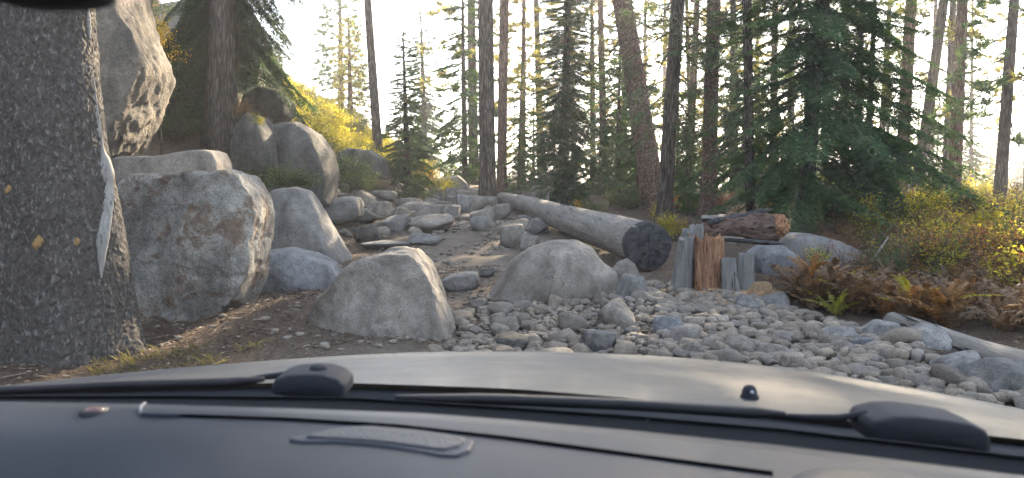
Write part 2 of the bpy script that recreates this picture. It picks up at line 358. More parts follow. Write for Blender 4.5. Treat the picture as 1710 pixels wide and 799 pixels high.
# ================================================================== ground
def ground_material():
    s = M_('forest_soil'); co = s.coord('Object')
    big = s.noise(co, 0.35, 5, 0.6); mid = s.noise(co, 2.2, 6, 0.65, 0.3); fine = s.noise(co, 26, 6, 0.75); ff = s.noise(co, 110, 3, 0.7)
    soil = s.ramp(mid, [(0.3, (0.085, 0.065, 0.05)), (0.7, (0.155, 0.125, 0.098))])
    dust = s.ramp(mid, [(0.3, (0.125, 0.102, 0.08)), (0.7, (0.2, 0.17, 0.136))])
    duff = s.ramp(fine, [(0.35, (0.05, 0.034, 0.024)), (0.52, (0.105, 0.074, 0.053)), (0.68, (0.19, 0.145, 0.105))])
    sep = s.n('ShaderNodeSeparateXYZ'); s.l(co, sep.inputs[0])
    # the track: a dusty band that runs up the slope; needle litter either side of it
    cx = s.math('ADD', s.math('MULTIPLY', sep.outputs[1], -0.055), 0.55)
    d = s.math('ABSOLUTE', s.math('SUBTRACT', sep.outputs[0], cx))
    d = s.math('ADD', d, s.math('MULTIPLY', mid, 1.2))
    trk = s.ramp(s.math('DIVIDE', d, 4.5), [(0.42, (1, 1, 1)), (0.68, (0, 0, 0))])
    c = s.mix(trk, s.mix(0.65, soil, duff), dust)
    c = s.mix(0.6, c, s.ramp(fine, [(0.3, (0.25,) * 3), (0.7, (0.75,) * 3)]), 'OVERLAY')
    c = s.mix(0.35, c, s.ramp(ff, [(0.35, (0.2,) * 3), (0.65, (0.8,) * 3)]), 'OVERLAY')
    # far away the ground is covered by pale brush
    far = s.ramp(s.math('DIVIDE', s.math('ADD', sep.outputs[1], s.math('MULTIPLY', big, 30)), 100), [(0.55, (0, 0, 0)), (0.9, (1, 1, 1))])
    c = s.mix(far, c, s.ramp(s.noise(co, 0.12, 8, 0.7), [(0.35, (0.09, 0.095, 0.05)), (0.65, (0.22, 0.2, 0.14))]))
    s.col(c); s.rough(0.97); s.spec(0.1)
    s.nor(s.bump(s.math('ADD', s.math('MULTIPLY', mid, 0.6), s.math('ADD', s.math('MULTIPLY', fine, 0.5), s.math('MULTIPLY', ff, 0.2))), 0.07, 0.9))
    return s.m
az = np.concatenate([np.linspace(-180, -48, 70, endpoint=False), np.linspace(-48, 48, 460, endpoint=False), np.linspace(48, 180, 70)])
rr = np.concatenate([[0.0, 0.6], np.geomspace(1.2, 900, 300)])
A, RR = np.meshgrid(np.radians(az), rr, indexing='ij')
GX, GY = RR * np.sin(A), RR * np.cos(A)
GZ = H(GX.ravel(), GY.ravel()).reshape(GX.shape)
nearfade = sstep(60, 12, RR)
GZ = GZ + (fbm(np.stack([GX.ravel() * 7, GY.ravel() * 7, 0 * GX.ravel()], 1), 3, 21).reshape(GX.shape)) * 0.018 * nearfade
V, T = grid_mesh(np.stack([GX, GY, GZ], -1))
g = mobj('ground', V, T[:, ::-1], ground_material()); tag(g, kind='structure')

# ================================================================== rocks
def rock_shape(seed, sub=3, k=10, npl=11, flat=(0.6, 1.25), amp=0.05):
    r = np.random.default_rng(seed); D, T = ico(sub)
    n = nrm(r.normal(size=(npl, 3))); d = r.uniform(flat[0], flat[1], npl)
    n = np.concatenate([n, [[1, 0, 0], [-1, 0, 0], [0, 1, 0], [0, -1, 0], [0, 0, 1], [0, 0, -1]]]); d = np.concatenate([d, np.full(6, 1.0)])
    q = np.maximum(D @ n.T, 0) / d
    rad = (q ** k).sum(1) ** (-1.0 / k)
    V = D * rad[:, None]
    V = V * (1 + amp * fbm(V * 2.2 + seed, 4, seed))[:, None]
    lo, hi = V.min(0), V.max(0)
    return (V - (lo + hi) / 2) / (hi - lo) , T       # a unit box
ROCKS = [mesh_data('rock', *rock_shape(100 + i, 4, [9, 14, 22, 12][i % 4], 10 + i % 5, amp=0.06 + 0.02 * (i % 3)), MAT['stone']) for i in range(14)]
STONES = [mesh_data('stone', *rock_shape(200 + i, 3, [9, 15, 24][i % 3], 9 + i % 4, amp=0.09), MAT['stone']) for i in range(16)]
TEXT = []      # objects that still wait for a label: (object, phrase, point)
def put_rock(p, w, d, h, label=None, lib=ROCKS, sink=0.25, mat=None, name='rock', group=None, rz=None, k=None, phrase=None, tilt=0.12):
    me = lib[k if k is not None else random.randrange(len(lib))]
    if mat is not None:
        me = me.copy(); me.materials.clear(); me.materials.append(mat)
    o = link(name, me); o.scale = (w, d, h)
    o.location = (p[0], p[1], p[2] + h * (0.5 - sink)); o.rotation_euler = (random.uniform(-tilt, tilt), random.uniform(-tilt, tilt), rz if rz is not None else random.uniform(0, 6.28))
    tag(o, label, 'rock', group)
    if label is None: TEXT.append((o, phrase or 'grey rock', np.array(p)))
    return o
def rock_px(px, py, w, h, label, mat=None, k=None, rz=0.0, dd=1.0, sink=0.2, name='rock', group=None):
    """a rock whose foot meets the ground at the pixel, w by h pixels as seen"""
    p = ground(px, py); D = p[1]; ww, hh = w * D / F, h * D / F
    p = p + np.array([0, ww * dd * 0.35, 0]); p[2] = H1(p[0], p[1])
    return put_rock(p, ww * 1.04, ww * dd, hh / (1 - sink) * 1.0, label, ROCKS, sink, mat, name, group, rz, k)

def outline_rock(label, pts, Y, D, mat, seed=1, sub=5, n=2.4, amp=0.04, fac=7, Db=None, name='boulder', cen=None, group=None, cut=0.85, fine=0.012, ledge=0.0, side=0.5):
    """a boulder with the outline given, standing at distance Y, D metres deep towards the viewer and Db behind"""
    r = np.random.default_rng(seed); Db = Db or D
    P = np.array([at_y(a, b, Y) for a, b in pts])[:, [0, 2]]
    c = P.mean(0) if cen is None else at_y(cen[0], cen[1], Y)[[0, 2]]
    Q = P - c
    th = np.linspace(-np.pi, np.pi, 361); rad = np.zeros_like(th)
    for i, t in enumerate(th):
        u = np.array([math.cos(t), math.sin(t)]); best = 0.05
        for j in range(len(Q)):
            a, b = Q[j], Q[(j + 1) % len(Q)]; e = b - a
            den = u[0] * e[1] - u[1] * e[0]
            if abs(den) < 1e-9: continue
            s_ = (a[0] * e[1] - a[1] * e[0]) / den; v = (a[0] * u[1] - a[1] * u[0]) / den
            if s_ > 0 and -1e-6 <= v <= 1 + 1e-6: best = max(best, s_)
        rad[i] = best
    kk = np.hanning(11); kk /= kk.sum(); rs = np.convolve(np.concatenate([rad[-11:-1], rad, rad[1:11]]), kk, 'same')[10:-10]
    Dr, T = ico(sub)
    t = np.arctan2(Dr[:, 2], Dr[:, 0]); rho = np.hypot(Dr[:, 0], Dr[:, 2]); ay = np.abs(Dr[:, 1])
    s_ = (rho ** n + ay ** n) ** (-1 / n); Rt = np.interp(t, th, rs)
    V = np.stack([np.cos(t) * rho * s_ * Rt, np.sign(Dr[:, 1]) * ay * s_ * np.where(Dr[:, 1] < 0, D, Db), np.sin(t) * rho * s_ * Rt], 1)
    L = float(np.mean(rs))
    for q in range(fac):                                   # planes that cut the near face flat
        nn = nrm(np.array([r.normal() * side, -abs(r.normal()) - 0.6, r.normal() * side * 0.8 + 0.15]))
        pr = V @ nn; lim = pr.max() * r.uniform(0.72, 0.93)
        V = V - nn[None] * (np.maximum(pr - lim, 0) * cut)[:, None]
    N = nrm(V / np.array([L, D, L]) ** 2)
    d = amp * L * fbm(V * (1.6 / L) + seed * 7.1, 5, seed, 0.55)
    rg = 1 - np.abs(vnoise(V * (2.3 / L) + seed * 3.3, seed + 50)); d = d - 0.35 * amp * L * np.clip(rg - 0.86, 0, 1) / 0.14
    d = d + fine * fbm(V * 9 + seed, 3, seed + 3)
    if ledge:
        q = fbm(V * (1.3 / L) + seed * 5.3, 4, seed + 20, 0.5) * 4.5; fr = q - np.floor(q); d = d + ledge * L * (np.floor(q) + sstep(0.4, 0.6, fr)) / 4.5
    V = V + N * d[:, None]
    V[:, 0] += 0; base = np.array([c[0], Y, c[1]])
    o = mobj(name, V, T, mat); o.location = base; tag(o, label, 'boulder', group); return o

outline_rock('huge boulder stained with rust beside the wide tree trunk', [(196, 310), (228, 292), (290, 291), (345, 291), (385, 282), (412, 292), (436, 325), (440, 362), (430, 402), (431, 450), (415, 492), (385, 532), (350, 556), (280, 575), (205, 570), (186, 480), (186, 380)], 9.0, 0.75, MAT['rust'], 11, 6, 4.2, 0.07, 10, fine=0.025, cut=0.92, ledge=0.11, side=0.35)
outline_rock('flat topped rock slab lying behind the rust stained boulder', [(200, 272), (215, 262), (270, 261), (340, 251), (362, 252), (374, 272), (378, 330), (300, 340), (200, 340)], 10.8, 0.7, MAT['warm'], 12, 5, 3.6, 0.04, 5)
outline_rock('steep sided grey boulder under the dark green bush', [(430, 470), (425, 400), (432, 345), (460, 316), (492, 312), (516, 320), (536, 350), (565, 398), (588, 436), (586, 470)], 13.4, 1.0, MAT['gran'], 13, 5, 2.1, 0.03, 5, cen=(500, 400), ledge=0.04)
outline_rock('bluish grey boulder between the rust stained and the tall pointed boulders', [(405, 520), (420, 450), (440, 420), (480, 414), (522, 424), (556, 440), (570, 462), (556, 490), (530, 520)], 10.9, 0.7, MAT['blue'], 14, 5, 2.9, 0.035, 7)
outline_rock('big pointed boulder just beyond the hood, one flank catching sunlight', [(520, 545), (532, 505), (556, 478), (582, 448), (612, 428), (650, 418), (692, 420), (714, 442), (732, 482), (750, 532), (768, 590), (775, 680), (530, 690)], 8.0, 0.75, MAT['warm'], 15, 6, 3.0, 0.045, 9, cen=(650, 530), fine=0.022, cut=0.95, ledge=0.09)
outline_rock('smooth dome shaped boulder in front of the long fallen log', [(805, 505), (835, 466), (852, 438), (882, 414), (922, 402), (962, 401), (988, 414), (1004, 436), (1030, 455), (1035, 500), (930, 545), (810, 540)], 10.4, 0.75, MAT['warm'], 16, 6, 2.3, 0.02, 0, cen=(925, 470))
outline_rock('grey boulder behind the stakes of the broken stump', [(1245, 490), (1250, 425), (1270, 411), (1300, 408), (1322, 422), (1350, 452), (1362, 500), (1300, 520)], 11.4, 0.6, MAT['blue'], 17, 5, 2.6, 0.035, 4)
outline_rock('broad grey boulder at the foot of the drooping fir', [(1280, 420), (1300, 396), (1325, 390), (1355, 392), (1392, 400), (1428, 418), (1450, 446), (1450, 500), (1400, 520), (1290, 510)], 12.2, 0.8, MAT['gran'], 18, 5, 2.8, 0.03, 4)
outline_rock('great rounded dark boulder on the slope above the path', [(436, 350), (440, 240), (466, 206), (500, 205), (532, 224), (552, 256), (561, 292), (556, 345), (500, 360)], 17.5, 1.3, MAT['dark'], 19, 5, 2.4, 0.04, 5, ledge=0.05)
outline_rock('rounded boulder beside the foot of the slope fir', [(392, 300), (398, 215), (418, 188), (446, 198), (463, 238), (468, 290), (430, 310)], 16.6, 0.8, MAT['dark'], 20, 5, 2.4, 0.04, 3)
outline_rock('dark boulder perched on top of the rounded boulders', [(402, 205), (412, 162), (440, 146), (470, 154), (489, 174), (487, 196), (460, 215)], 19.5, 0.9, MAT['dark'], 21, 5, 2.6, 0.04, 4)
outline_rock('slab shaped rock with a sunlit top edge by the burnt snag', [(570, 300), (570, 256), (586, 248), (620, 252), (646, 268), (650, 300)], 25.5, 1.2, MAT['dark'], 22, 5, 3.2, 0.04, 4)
outline_rock('towering cliff like boulder behind the wide tree trunk', [(-150, 360), (-120, 80), (-40, -60), (90, -110), (205, -60), (222, 20), (246, 62), (262, 100), (262, 130), (246, 166), (232, 205), (214, 248), (196, 280), (170, 350)], 12.6, 1.3, MAT['cliff'], 36, 6, 4.5, 0.05, 16, cen=(90, 150), fine=0.045, cut=0.97, ledge=0.09, side=0.3)
outline_rock('pale granite outcrop high on the slope behind the yellow bush', [(225, 150), (240, 80), (262, 36), (290, 12), (325, 6), (350, 50), (362, 140), (350, 200), (240, 210)], 27, 2.5, MAT['cliff'], 24, 5, 2.4, 0.04, 5)
outline_rock('pale granite outcrop high behind the slope fir', [(360, 190), (380, 120), (405, 105), (440, 120), (450, 150), (450, 220), (370, 225)], 29, 2.0, MAT['cliff'], 25, 5, 2.4, 0.04, 5)
outline_rock('pale blocky boulder at the top of the path', [(722, 345), (724, 306), (744, 295), (766, 293), (779, 305), (788, 322), (784, 345)], 28.5, 0.7, MAT['warm'], 26, 5, 3.0, 0.035, 5)
outline_rock('dusty low boulder half buried across the path', [(645, 372), (660, 346), (680, 338), (708, 337), (735, 346), (752, 360), (748, 378)], 22.0, 0.7, MAT['warm'], 27, 5, 2.6, 0.05, 5)
outline_rock('pale rock shoulder on the path edge below the sunny slope', [(560, 352), (566, 326), (582, 318), (606, 318), (624, 328), (634, 350), (628, 360)], 22.5, 0.7, MAT['warm'], 28, 5, 2.6, 0.04, 5)
outline_rock('pale angular rock beside the weathered log near the gravel edge', [(1512, 610), (1515, 570), (1530, 550), (1550, 541), (1568, 548), (1584, 570), (1589, 600), (1570, 620)], 7.1, 0.24, MAT['pale'], 29, 5, 2.6, 0.05, 7)
outline_rock('triangular tan rock under the charred log end', [(1010, 480), (1018, 455), (1032, 438), (1048, 431), (1060, 442), (1072, 468), (1076, 490)], 10.9, 0.2, MAT['warm'], 30, 5, 2.6, 0.04, 6)

for a in [  # px, py of foot, w, h, label, material
    (612, 406, 42, 30, 'round dark rock sitting on the dusty path', 'dark', 3), (556, 372, 84, 38, 'long low dark rock along the path edge', 'gran', 5),
    (600, 374, 60, 26, 'brownish rounded rock behind the round dark rock', 'dark', 8), (632, 359, 56, 15, 'flat pale rock ledge on the path edge', 'warm', 1),
    (716, 389, 80, 26, 'wide flat topped rock in the middle of the path', 'warm', 2), (662, 387, 44, 26, 'rounded rock joined to the wide flat topped path rock', 'gran', 6),
    (708, 410, 56, 14, 'thin pale rock lying flat on the path', 'gran', 4), (642, 419, 76, 13, 'low smooth rock just showing above the pointed boulder', 'gran', 0),
    (752, 362, 30, 20, 'small angular rock below the pale blocky boulder', 'gran', 9), (776, 355, 34, 30, 'pale rock leaning at the foot of the tall dark trunk', 'pale', 10),
    (803, 372, 44, 20, 'flat grey rock before the tall dark trunk', 'warm', 11), (800, 388, 30, 22, 'lumpy rock on the track verge near the trunk', 'gran', 12),
    (834, 366, 40, 24, 'pale rock against the thin end of the fallen log', 'warm', 13), (858, 415, 46, 40, 'upright tan rock between path and fallen log', 'warm', 3),
    (884, 420, 34, 24, 'small tan rock behind the dome shaped boulder', 'warm', 7), (896, 392, 40, 26, 'grey rock tucked under the fallen log', 'gran', 8),
    (766, 488, 66, 28, 'flat dark rock on the path beside the pointed boulder', 'gran', 5), (812, 465, 28, 14, 'little dark rock half sunk in the dusty track', 'dark', 2),
    (1056, 502, 50, 40, 'blocky grey rock in front of the triangular tan rock', 'gran', 9), (1031, 552, 66, 40, 'large smooth oval cobble in the middle of the stone field', 'warm', 1),
    (1000, 592, 62, 40, 'large angular cobble rising above the hood edge', 'gran', 10), (1120, 566, 52, 26, 'bluish flat cobble in the stone field', 'blue', 4),
    (925, 508, 64, 26, 'flat stone resting against the dome shaped boulder', 'gran', 6), (855, 592, 54, 28, 'brown flat stone at the hood edge beside the pointed boulder', 'dark', 12),
    (1252, 525, 46, 32, 'round grey stone below the stump stakes', 'gran', 0), (1296, 522, 52, 24, 'long grey stone pointing away from the stump stakes', 'gran', 11),
    (1470, 572, 62, 34, 'pale bluish rock beside the brown ferns', 'pale', 13), (1410, 574, 50, 26, 'pale flat rock at the fern edge', 'pale', 2),
    (1440, 585, 42, 20, 'dark blue flat rock between two pale rocks', 'blue', 5), (1690, 662, 92, 52, 'big grey rock low beside the weathered log', 'gran', 9),
    (1612, 632, 80, 36, 'pale wedge shaped rock near the weathered log', 'pale', 7), (1240, 598, 68, 32, 'big oval tan stone above the hood edge', 'warm', 1),
    (1160, 600, 46, 28, 'rounded tan stone above the hood crown', 'warm', 8), (1300, 600, 60, 22, 'long flat tan stone above the hood edge', 'warm', 4),
    (935, 343, 50, 14, 'low dark rock behind the fallen log under the dense young fir', 'dark', 6), (700, 332, 40, 14, 'dusty rock at the crest of the path', 'warm', 3),
    (560, 345, 44, 20, 'reddish rock under the great rounded boulder', 'dark', 7), (545, 334, 36, 20, 'small sunlit rock under the great rounded boulder', 'warm', 10),
    (-2, 500, 60, 190, 'blue grey boulder peeping out behind the wide trunk', 'blue', 9), (640, 335, 40, 16, 'rock glinting in sun at the slope foot', 'warm', 12)]:
    rock_px(a[0], a[1], a[2], a[3], a[4], MAT[a[5]], a[6])

# the rocky climb further up
for i in range(58):
    for _ in range(40):
        y = random.uniform(15.5, 29); x = random.uniform(-5.6, 0.9) * (y / 24); w_ = random.uniform(0.3, 0.85) * (0.8 if y < 19 else 1.0)
        px, py = proj((x, y, H1(x, y)))
        if y < 19 and -3.2 < x < -0.4 and random.random() < 0.75: continue
        if all((o.location.x - x) ** 2 + (o.location.y - y) ** 2 > (0.42 * (o.scale.x + w_)) ** 2 for o in COL.objects if o.name.startswith('rock')): break
    put_rock((x, y, H1(x, y)), w_, w_ * 0.8, w_ * random.uniform(0.45, 0.75), None, ROCKS, 0.22, random.choice([None, MAT['warm'], MAT['gran'], MAT['warm']]), 'rock', 'rocks packed along the climb of the path', phrase=random.choice(['rounded', 'blocky', 'low flat', 'angular']) + ' tan rock')
# the stone field: the 230 largest as objects, the rest one mesh
def in_field(px, py):
    edge = np.interp(px, [700, 790, 830, 900, 1000, 1100, 1290, 1400, 1500, 1600, 1710, 1900], [640, 505, 512, 505, 470, 478, 508, 545, 575, 615, 640, 720])
    return py > edge
placed = []
def free(x, y, r, k=0.8):
    for (a, b, c) in placed:
        if (a - x) ** 2 + (b - y) ** 2 < (k * (c + r)) ** 2: return False
    return True
for o in list(COL.objects):
    if o.name.startswith('rock') and o.location.y < 14: placed.append((o.location.x, o.location.y, o.scale.x * 0.42))
for (x_, y_, r_) in ((-1.25, 8.2, 0.72), (0.55, 10.4, 0.72), (3.83, 7.25, 0.24), (1.62, 10.95, 0.25), (-1.0, 7.6, 0.6)): placed.append((x_, y_, r_))
cnt = 0; tries = 0
SHAPES = ['rounded', 'flat', 'angular', 'oblong', 'blocky', 'smooth']
while cnt < 262 and tries < 60000:
    tries += 1
    if cnt < 226:
        x, y = random.uniform(-1.2, 6.2), random.uniform(4.6, 11.2)
        s = (0.30 if cnt < 14 else 0.22 if cnt < 70 else 0.155) * random.uniform(0.85, 1.15)
    else:
        x, y = random.uniform(-3.4, 1.5), random.uniform(9, 27); s = random.uniform(0.14, 0.42)
    px, py = proj((x, y, H1(x, y)))
    if cnt < 226 and (not in_field(px, py) or px > 1800 or py > np.interp(px, [0, 900, 1300, 1500, 1710, 1900], [585, 588, 612, 645, 683, 740]) + 25): continue
    if cnt >= 226 and (not (py < 480) or px > 860 or px < 560 or (py > 400 and random.random() < 0.8)): continue
    if not free(x, y, s * 0.5): continue
    placed.append((x, y, s * 0.5))
    sh = random.randrange(6); hz = {1: 0.4, 3: 0.5}.get(sh, 0.62); dz = {3: 0.62}.get(sh, 0.85)
    put_rock((x, y, H1(x, y)), s, s * dz, s * hz * random.uniform(0.85, 1.1), None, STONES, 0.12, None, 'stone', 'loose stones of the stone field' if cnt < 226 else 'loose stones along the path', tilt=0.3,
             phrase=SHAPES[sh] + ' grey ' + ('cobble' if s > 0.22 else 'stone'))
    cnt += 1
small = [rock_shape(300 + i, 2, [6, 9, 12][i % 3], 8) for i in range(14)]
parts = []; n_s = 0; N_S = 4200
xs = rng.uniform(-1.3, 7.0, 26000); ys = rng.uniform(4.4, 11.6, 26000)
hh = H(xs, ys); v = np.stack([xs, ys, hh], 1) - EYE; z = v @ fw; pxs = CX + F * v[:, 0] / z; pys = CY - F * (v @ up) / z
ok = in_field(pxs, pys) & (pxs < 1850)
pl = np.array(placed)
for x, y, h in zip(xs[ok], ys[ok], hh[ok]):
    if n_s >= 4300: break
    s = (0.045 + 0.1 * rng.random() ** 1.6) * (1.25 if x > 1.5 else 0.8)
    dd = np.hypot(pl[:, 0] - x, pl[:, 1] - y) - pl[:, 2]
    if dd.min() < -s * 0.1: continue
    V0, T0 = small[rng.integers(14)]
    sc = np.array([s, s * rng.uniform(0.6, 0.95), s * rng.uniform(0.4, 0.8)])
    a = rng.uniform(0, 6.28); c_, s_ = math.cos(a), math.sin(a); tx = rng.uniform(-0.4, 0.4)
    V1 = V0 * sc; V1 = V1 @ np.array([[1, 0, 0], [0, math.cos(tx), math.sin(tx)], [0, -math.sin(tx), math.cos(tx)]]) @ np.array([[c_, s_, 0], [-s_, c_, 0], [0, 0, 1]])
    parts.append((V1 + [x, y, h + s * rng.uniform(0.1, 0.45)], T0)); n_s += 1
# pebbles strewn over the track
k = 0
while k < 2600:
    y = rng.uniform(7, 27); x = rng.normal(-0.055 * y + 0.2, 1.8); s = rng.uniform(0.025, 0.09)
    if y > 14 and rng.random() < 0.5: s *= 1.6
    clump = float(vnoise(np.array([[x * 0.8, y * 0.8, 5.0]]), 4)[0])
    if clump < 0.0 and rng.random() < 0.75: k += 0.3; continue
    V0, T0 = small[rng.integers(14)]
    parts.append((V0 * [s, s * 0.8, s * 0.55] + [x, y, H1(x, y) + s * 0.12], T0)); k += 1
V, T = join(parts)
tag(mobj('gravel', V, T, MAT['pebb']), 'small grey stones filling the gaps of the stone field and strewn over the track', 'gravel', kind='stuff')

# litter: bark chips, twigs and fallen needles
parts = []
def chip(x, y, L, w, mat=None):
    a = rng.uniform(0, 6.28); d = np.array([math.cos(a), math.sin(a), rng.uniform(-0.12, 0.12)]); e = np.array([-d[1], d[0], rng.uniform(-.4, .4)])
    p = np.array([x, y, H1(x, y) + 0.012 + rng.uniform(0, 0.012)])
    u = np.array([0, 0, 0.004 + w * 0.15])
    b = [p - d * L / 2 - e * w / 2, p + d * L / 2 * 0.9 - e * w / 3, p + d * L / 2 + e * w / 2, p - d * L / 2 * 0.8 + e * w / 2]
    Vv = np.array(b + [q + u for q in b])
    return Vv, np.array([[4, 5, 6], [4, 6, 7], [0, 1, 5], [0, 5, 4], [1, 2, 6], [1, 6, 5], [2, 3, 7], [2, 7, 6], [3, 0, 4], [3, 4, 7]])
n = 0
while n < 6500:
    y = rng.uniform(5.5, 12.5); x = rng.uniform(-5.2, -0.2) if rng.random() < 0.85 else rng.uniform(2.5, 7)
    if x > 2: y = rng.uniform(9.5, 13)
    if x > -1.6 and x < 2 and y < 7.2: continue
    L = rng.uniform(0.012, 0.05) if rng.random() < 0.9 else rng.uniform(0.08, 0.2)
    parts.append(chip(x, y, L, rng.uniform(0.006, 0.022))); n += 1
V, T = join(parts)
s = M_('litter'); ri = s.n('ShaderNodeNewGeometry').outputs['Random Per Island']
s.col(s.ramp(ri, [(0, (0.04, 0.026, 0.018)), (0.5, (0.1, 0.068, 0.046)), (0.85, (0.17, 0.125, 0.088)), (1, (0.32, 0.27, 0.21))])); s.rough(0.9)
tag(mobj('forest_litter', V, T, s.m, smooth=False), 'bark chips, twigs and dry needles scattered over the brown soil', 'litter', kind='stuff')

# ================================================================== conifers
def needle_tris(P, D, up_, L, w, r):
    """one thin leaf triangle at each point P in direction D"""
    n = len(P); side = nrm(np.cross(D, up_)); 
    tip = P + D * L[:, None]; a = P + side * (w[:, None] / 2); b = P - side * (w[:, None] / 2)
    V = np.stack([a, tip, b], 1).reshape(-1, 3); return V, np.arange(3 * n).reshape(-1, 3)
def stick(p0, p1, r0, r1):
    """a three sided twig"""
    p0, p1 = np.asarray(p0, float), np.asarray(p1, float); t = nrm(p1 - p0)
    a = nrm(np.cross(t, [0.3, 0.5, 0.8])); b = np.cross(t, a); V = []
    for p, r in ((p0, r0), (p1, r1)):
        for k in range(3):
            g = 2.094 * k; V.append(p + r * (a * math.cos(g) + b * math.sin(g)))
    return np.array(V), np.array([[0, 1, 4], [0, 4, 3], [1, 2, 5], [1, 5, 4], [2, 0, 3], [2, 3, 5]])
def fir_branch(seed, nd=0.03, nl=0.05, nw=0.016, pairs=15, inner=0.12, droop=0.16, wide=0.46, L=1.5):
    """a branch 1.5 m long along +X with flat drooping sprays; returns needle and wood geometry"""
    r = np.random.default_rng(seed)
    ax = lambda t: np.array([L * t, 0.05 * math.sin(3 * t + seed), -droop * L * t * t + 0.06 * L * t ** 3])
    P, D, U, W = [], [], [], []
    ts = np.linspace(0, 1, 7); wood = [stick(ax(a), ax(b), 0.016 * (1.05 - a), 0.016 * (1.03 - b)) for a, b in zip(ts[:-1], ts[1:])]
    def line(p, d, l, sag, up_):
        m = max(2, int(l / nd))
        for i in range(m):
            u = (i + 0.5) / m; q = p + d * l * u + np.array([0, 0, -sag * l * u * u])
            for s in (-1, 1):
                dd = nrm(d + s * 0.85 * np.cross(up_, d) + np.array([0, 0, r.uniform(-0.25, 0.4)]))
                P.append(q); D.append(dd); U.append(up_ + r.normal(size=3) * 0.5)
    for i in range(pairs):
        t = inner + (1 - inner) * (i + r.uniform(0.1, 0.9)) / pairs
        for s in (-1, 1):
            if r.random() < 0.1: continue
            l = L * wide * (1 - t) ** 0.75 * (0.35 + 0.65 * min(1, t / 0.3)) * r.uniform(0.7, 1.2) + 0.07
            an = s * R(r.uniform(42, 62)); d = nrm(np.array([math.cos(an), math.sin(an), r.uniform(-0.15, 0.08)])); p = ax(t)
            line(p, d, l, r.uniform(0.15, 0.45), np.array([0, 0, 1.0]))
            if l > 0.25:
                wood.append(stick(p, p + d * l * 0.8 + [0, 0, -0.2 * l], 0.005, 0.0015))
                for q in (0.35, 0.6):
                    for s2 in (-1, 1):
                        a2 = an + s2 * R(48); line(p + d * l * q + [0, 0, -0.3 * l * q * q], nrm(np.array([math.cos(a2), math.sin(a2), -0.1])), l * (0.42 if q < .5 else .28), 0.3, np.array([0, 0, 1.0]))
    line(ax(0.25), nrm(ax(1) - ax(0.25)), L * 0.72, 0.0, np.array([0, 0, 1.0]))
    P, D, U = np.array(P), np.array(D), nrm(np.array(U)); m = len(P)
    V, T = needle_tris(P, D, U, nl * r.uniform(0.7, 1.3, m), nw * r.uniform(0.8, 1.3, m), r)
    return V, T, *join(wood)
def pine_branch(seed, tufts=15, per=26, nl=0.13, nw=0.014):
    r = np.random.default_rng(seed); L = 1.5; wood, Vs = [], []
    ax = lambda t: np.array([L * t, 0.08 * math.sin(4 * t + seed), 0.12 * L * t * t - 0.05 * L * t])
    ts = np.linspace(0, 1, 6); wood += [stick(ax(a), ax(b), 0.02 * (1.1 - a), 0.02 * (1.08 - b)) for a, b in zip(ts[:-1], ts[1:])]
    for i in range(tufts):
        t = r.uniform(0.3, 1.0); p = ax(t); l = 0.5 * (1.1 - t) * r.uniform(0.4, 1.1) if i else 0
        an = r.choice([-1, 1]) * R(r.uniform(30, 70)); d = nrm(np.array([math.cos(an), math.sin(an), r.uniform(-0.1, 0.5)])); c = p + d * l
        if l: wood.append(stick(p, c, 0.007, 0.003))
        dd = nrm(r.normal(size=(per, 3)) + d * 0.9 + [0, 0, 0.2]); pp = c[None] + d * r.uniform(-0.1, 0.03, per)[:, None]
        V, T = needle_tris(pp, dd, nrm(r.normal(size=(per, 3))), nl * r.uniform(0.7, 1.2, per), np.full(per, nw), r); Vs.append((V, T))
    V, T = join(Vs); return V, T, *join(wood)
def dead_branch(seed):
    r = np.random.default_rng(seed); L = 1.5; wood = []
    ax = lambda t: np.array([L * t, 0.1 * math.sin(3 * t + seed), -0.25 * L * t * t])
    ts = np.linspace(0, 1, 7); wood += [stick(ax(a), ax(b), 0.017 * (1.1 - a), 0.017 * (1.08 - b)) for a, b in zip(ts[:-1], ts[1:])]
    for i in range(11):
        t = r.uniform(0.2, 0.95); an = r.choice([-1, 1]) * R(r.uniform(30, 65)); l = 0.55 * (1.1 - t) * r.uniform(0.5, 1.2)
        p = ax(t); q = p + l * np.array([math.cos(an), math.sin(an), r.uniform(-0.6, 0.1)]); wood.append(stick(p, q, 0.006, 0.002))
        if l > 0.2: wood.append(stick((p + q) / 2, (p + q) / 2 + [l * .4, -l * .2, -l * .25], 0.003, 0.0015))
    return np.zeros((0, 3)), np.zeros((0, 3), int), *join(wood)
LIB = {'fine': [fir_branch(i, 0.024, 0.04, 0.012) for i in range(4)], 'fir': [fir_branch(10 + i, 0.05, 0.075, 0.028, 12) for i in range(4)],
       'far': [fir_branch(20 + i, 0.11, 0.15, 0.07, 9) for i in range(4)], 'pine': [pine_branch(30 + i) for i in range(4)],
       'pinefar': [pine_branch(40 + i, 11, 15, 0.2, 0.035) for i in range(4)], 'dead': [dead_branch(50 + i) for i in range(4)],
       'bough': [fir_branch(70 + i, 0.024, 0.056, 0.016, 34, 0.12, 0.10, 0.26, 2.6) for i in range(4)],
       'lace': [fir_branch(60 + i, 0.045, 0.05, 0.015, 9, 0.3, 0.4, 0.35) for i in range(4)]}
